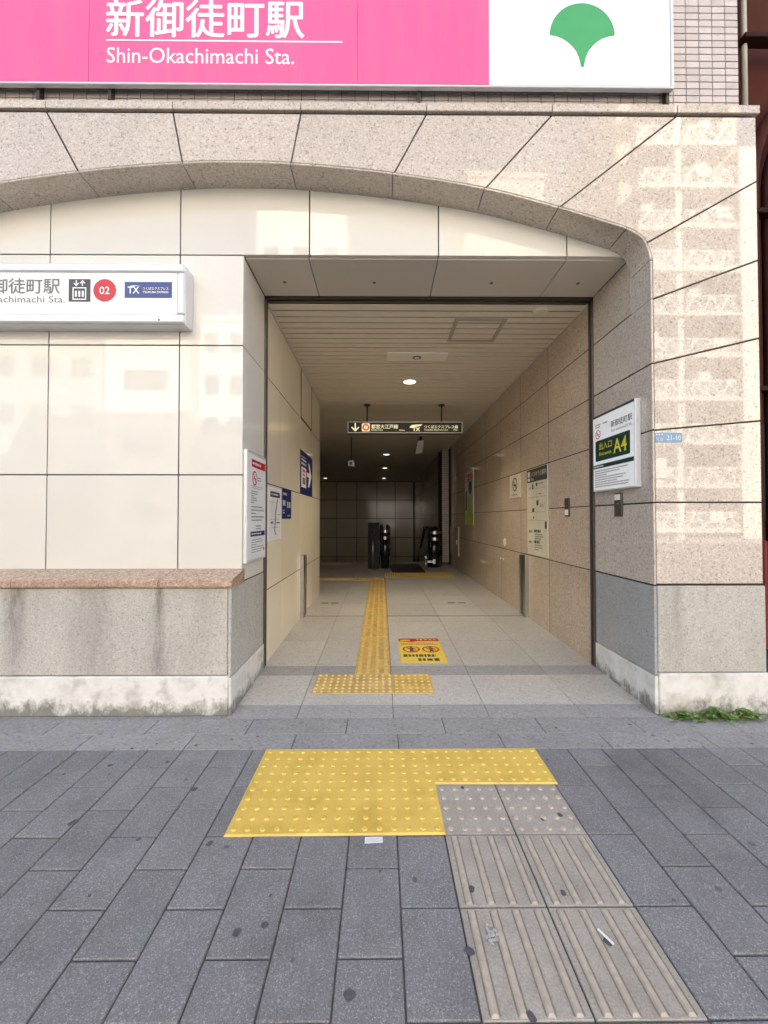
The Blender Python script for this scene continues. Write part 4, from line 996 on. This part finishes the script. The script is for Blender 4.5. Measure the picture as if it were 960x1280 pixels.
# cameras
cm = thing('security_camera', 'small boxy security camera hanging from the dim ceiling', 'camera', (-.7, 9.0, 2.6))
MB().bar((-.7, 9, 3.24), (-.7, 9, 2.68), .015, 8).obj('stem', 'darksteel', cm); box('housing', -.775, -.635, 8.92, 9.2, 2.54, 2.67, 'alu', cm, .008); box('lens', -.735, -.675, 8.912, 8.922, 2.575, 2.635, 'black', cm)
cm = thing('speaker_box', 'tilted pale box mounted under the ceiling behind the guide sign', 'speaker', (.9, 9.0, 3.0))
MB().bar((.93, 9, 3.24), (.92, 9, 3.12), .03, 8).obj('stem', 'darksteel', cm)
MB().strip((.925, 9, 3.14), (.875, 8.98, 2.84), (.15, 0, .02), (0, .1, 0)).obj('housing', 'alu', cm)

# weeds at the foot of the right pillar
def weed(cx_, wd, n, hmax, lab, seed):
    rg_ = random.Random(seed); V = []; F = []; V2 = []; F2 = []
    for k in range(n):
        x = cx_+rg_.gauss(0, wd*.5); y = YF-.025-abs(rg_.gauss(0, .042)); a = rg_.uniform(0, 6.28); L = rg_.uniform(.009, .036); z = rg_.uniform(.004, hmax)*max(.25, 1-abs(x-cx_)/wd)
        up = rg_.uniform(.1, 1.0); dx, dy = math.cos(a), math.sin(a); w_ = L*rg_.uniform(.3, .5)
        P = [(x, y, z), (x+dx*L*.5-dy*w_, y+dy*L*.5+dx*w_, z+up*L*.35), (x+dx*L, y+dy*L, z+up*L*.45), (x+dx*L*.5+dy*w_, y+dy*L*.5-dx*w_, z+up*L*.35)]
        P = [(px, min(py, YF-.018), pz) for px, py, pz in P]
        VV, FF = (V, F) if rg_.random() < .6 else (V2, F2); q = len(VV); VV += P; FF += [(q, q+1, q+2), (q, q+2, q+3)]
    t_ = thing('weed_clump', lab, 'weed', (cx_, YF-.05, 0), 'weeds at the pillar foot')
    geo('old_leaves', V, F, 'leaf', t_, kind='stuff'); geo('young_leaves', V2, F2, 'leaf2', t_, kind='stuff')
    m_ = MB()
    for k in range(n//14):
        x = cx_+rg_.gauss(0, wd*.4); y = YF-.03-rg_.random()*.03; m_.bar((x, y, 0), (x+rg_.uniform(-.02, .02), y-rg_.random()*.02, hmax*rg_.uniform(.3, .9)), .0012, 4)
    m_.obj('stems', 'leaf', t_, kind='stuff')
    m_ = MB()
    for k in range(max(5, n//30)):
        x = cx_+rg_.gauss(0, wd*.6); y = YF-.03-rg_.random()*.05; m_.bar((x, y, .002), (x+rg_.uniform(-.05, .05), y-rg_.random()*.035, hmax*rg_.uniform(.05, 1.1)), .0011, 4)
    m_.obj('dry_stems', 'dryleaf', t_, kind='stuff')
weed(2.02, .11, 260, .035, 'low green weed clump at the pillar foot nearest the passage', 1)
weed(2.24, .12, 420, .06, 'bushiest green weed clump at the middle of the pillar foot', 2)
weed(2.44, .10, 230, .045, 'small green weed clump at the pillar foot nearest the right edge', 4)

# ------------------------------------------------------------------ neighbouring brown-red building
nbq = thing('neighbour_building', 'dark red-brown neighbouring building with arched steel frame at the right edge', 'building', (4.5, 4, 0))
box('wall', 2.80, 14, 4.0, 16, 0, 19, 'brown', nbq)
box('pilaster', 2.90, 3.72, 3.88, 3.998, 3.2, 19, 'browndark', nbq, .01)
MB().bar((3.74, 3.87, 5.2), (3.74, 3.87, 9), .024, 12).obj('pale_pipe', 'palepipe', nbq, True)
def arch_pts(r, h, y): return [(4.75-r, y, .3), (4.75-r, y, 3.0)]+[(4.75+r*math.cos(a), y, 4.7+h*math.sin(a)) for a in [math.pi-math.pi*i/48 for i in range(25)]]
MB().tube(arch_pts(.98, 1.2, 3.85), .055).obj('arch_frame', 'brown', nbq, True)
MB().tube(arch_pts(.78, .95, 3.9), .04).obj('inner_frame', 'browndark', nbq, True)
for z in (2.6, 4.4, 6.2): box('frame_joint', 3.68, 4.7, 3.79, 3.9, z, z+.05, 'browndark', nbq, .005)
box('plinth_panel', 3.90, 4.6, 3.90, 3.99, 0, 1.1, 'redbase', nbq, .01); box('dark_recess', 3.78, 4.6, 3.96, 3.997, 1.3, 2.3, 'black', nbq)

# ------------------------------------------------------------------ buildings across the street (seen mirrored in the polished stone)
winm = mesh_from(*bevbox_data(-.5, .5, -.06, .06, -.5, .5, 0), MT['glass'], False)[0]
def win(p, x, y, z, w_, h):
    o = mk('window', winm, p, (x, y, z)); o.scale = (w_, 1, h); return o
def plainblock(name, label, x0, x1, y, zt, mat, cols, sty, dep=9):
    t_ = thing(name, label, 'building', ((x0+x1)/2, y, 0))
    box('wall', x0, x1, y-dep, y, 0, zt, mat, t_); box('parapet', x0-.1, x1+.1, y-dep-.1, y+.1, zt, zt+.4, mat, t_)
    n = int(zt/sty)
    for k in range(n):
        for c in range(cols): win(t_, x0+(x1-x0)*(c+.5)/cols, y, sty*k+1.7, (x1-x0)/cols*.55, 1.4)
    return t_
ap = thing('apartment_block', 'tan apartment block across the street with lattice balcony railings', 'building', (21, -21.5, 0))
box('wall', 17.2, 25.9, -31, -22.2, 0, 33, 'bldtan', ap); box('end_wall', 24.6, 26.2, -22.2, -20.7, 0, 27, 'bldwhite', ap); box('pier', 20.35, 20.75, -22.2, -20.9, 0, 33, 'bldwhite', ap)
for k in range(11):
    z = .6+2.97*k
    box('balcony_slab', 17.6, 24.6, -22.2, -20.72, z-.16, z, 'bldwhite', ap)
    for xa, xb in ((17.7, 20.3), (20.8, 24.3)):
        m_ = MB(); m_.box(xa, xb, -20.80, -20.74, z+1.12, z+1.22); m_.box(xa, xb, -20.80, -20.74, z+.06, z+.14)
        n = 4 if xb-xa < 3 else 6; st_ = (xb-xa)/n
        for i in range(n):
            p, q = (xa+st_*i, z+.1), (xa+st_*(i+1), z+1.16)
            if i % 2: p, q = (p[0], q[1]), (q[0], p[1])
            m_.strip((p[0], -20.77, p[1]), (q[0], -20.77, q[1]), (.13, 0, 0), (0, .05, 0))
        m_.obj('railing', 'rail', ap); box('rail_panel', xa, xb, -20.84, -20.82, z+.1, z+1.15, 'railpanel', ap)
        win(ap, (xa+xb)/2, -22.2, z+1.2, (xb-xa)*.6, 2.0)
        rb = random.Random(k*7+int(xa)); ux = xa+rb.uniform(.3, xb-xa-1.0); box('air_unit', ux, ux+.8, -21.4, -21.1, z+.02+1.3*(rb.random() < .4), z+.62+1.3*(rb.random() < .4), 'bldwhite', ap)
        if rb.random() < .6: ux = xa+rb.uniform(.4, xb-xa-.9); MB().box(ux, ux+.06, -22.14, -22.05, z, z+2.1).box(ux+.8, ux+.86, -22.14, -22.05, z, z+2.1).box(ux, ux+.86, -22.14, -22.05, z+2.1, z+2.18).obj('door_frame', 'rail', ap)
        if rb.random() < .35: ux = xa+rb.uniform(.2, xb-xa-1.2); box('hanging_towel', ux, ux+.9, -20.68, -20.66, z+.5, z+1.25, 'bldwhite', ap)
plainblock('office_block', 'pale office block across the street with wide windows', -19, -13.4, -20.8, 14.0, 'bldwhite', 1, 4.6)
plainblock('narrow_block', 'narrow white block across the street beside the office', -12.8, -9.3, -21.4, 15.2, 'bldwhite', 2, 3.0)
plainblock('grey_block', 'grey block across the street left of the others', -30, -19.4, -21, 17, 'bldgrey', 4, 3.4)
plainblock('tall_block', 'tall white block across the street facing the arch', -9.0, -2.6, -22, 24.0, 'bldwhite', 3, 3.1)
plainblock('low_block', 'low grey block across the street facing the passage', -2.4, 5.8, -21, 11.0, 'bldgrey', 4, 3.3)
plainblock('tan_block', 'tan block across the street left of the apartments', 6.0, 11.6, -21.5, 25.4, 'bldtan', 3, 3.0)
plainblock('mid_block', 'pale block across the street next to the apartments', 11.8, 17.0, -22.5, 17.0, 'bldgrey', 2, 3.2)
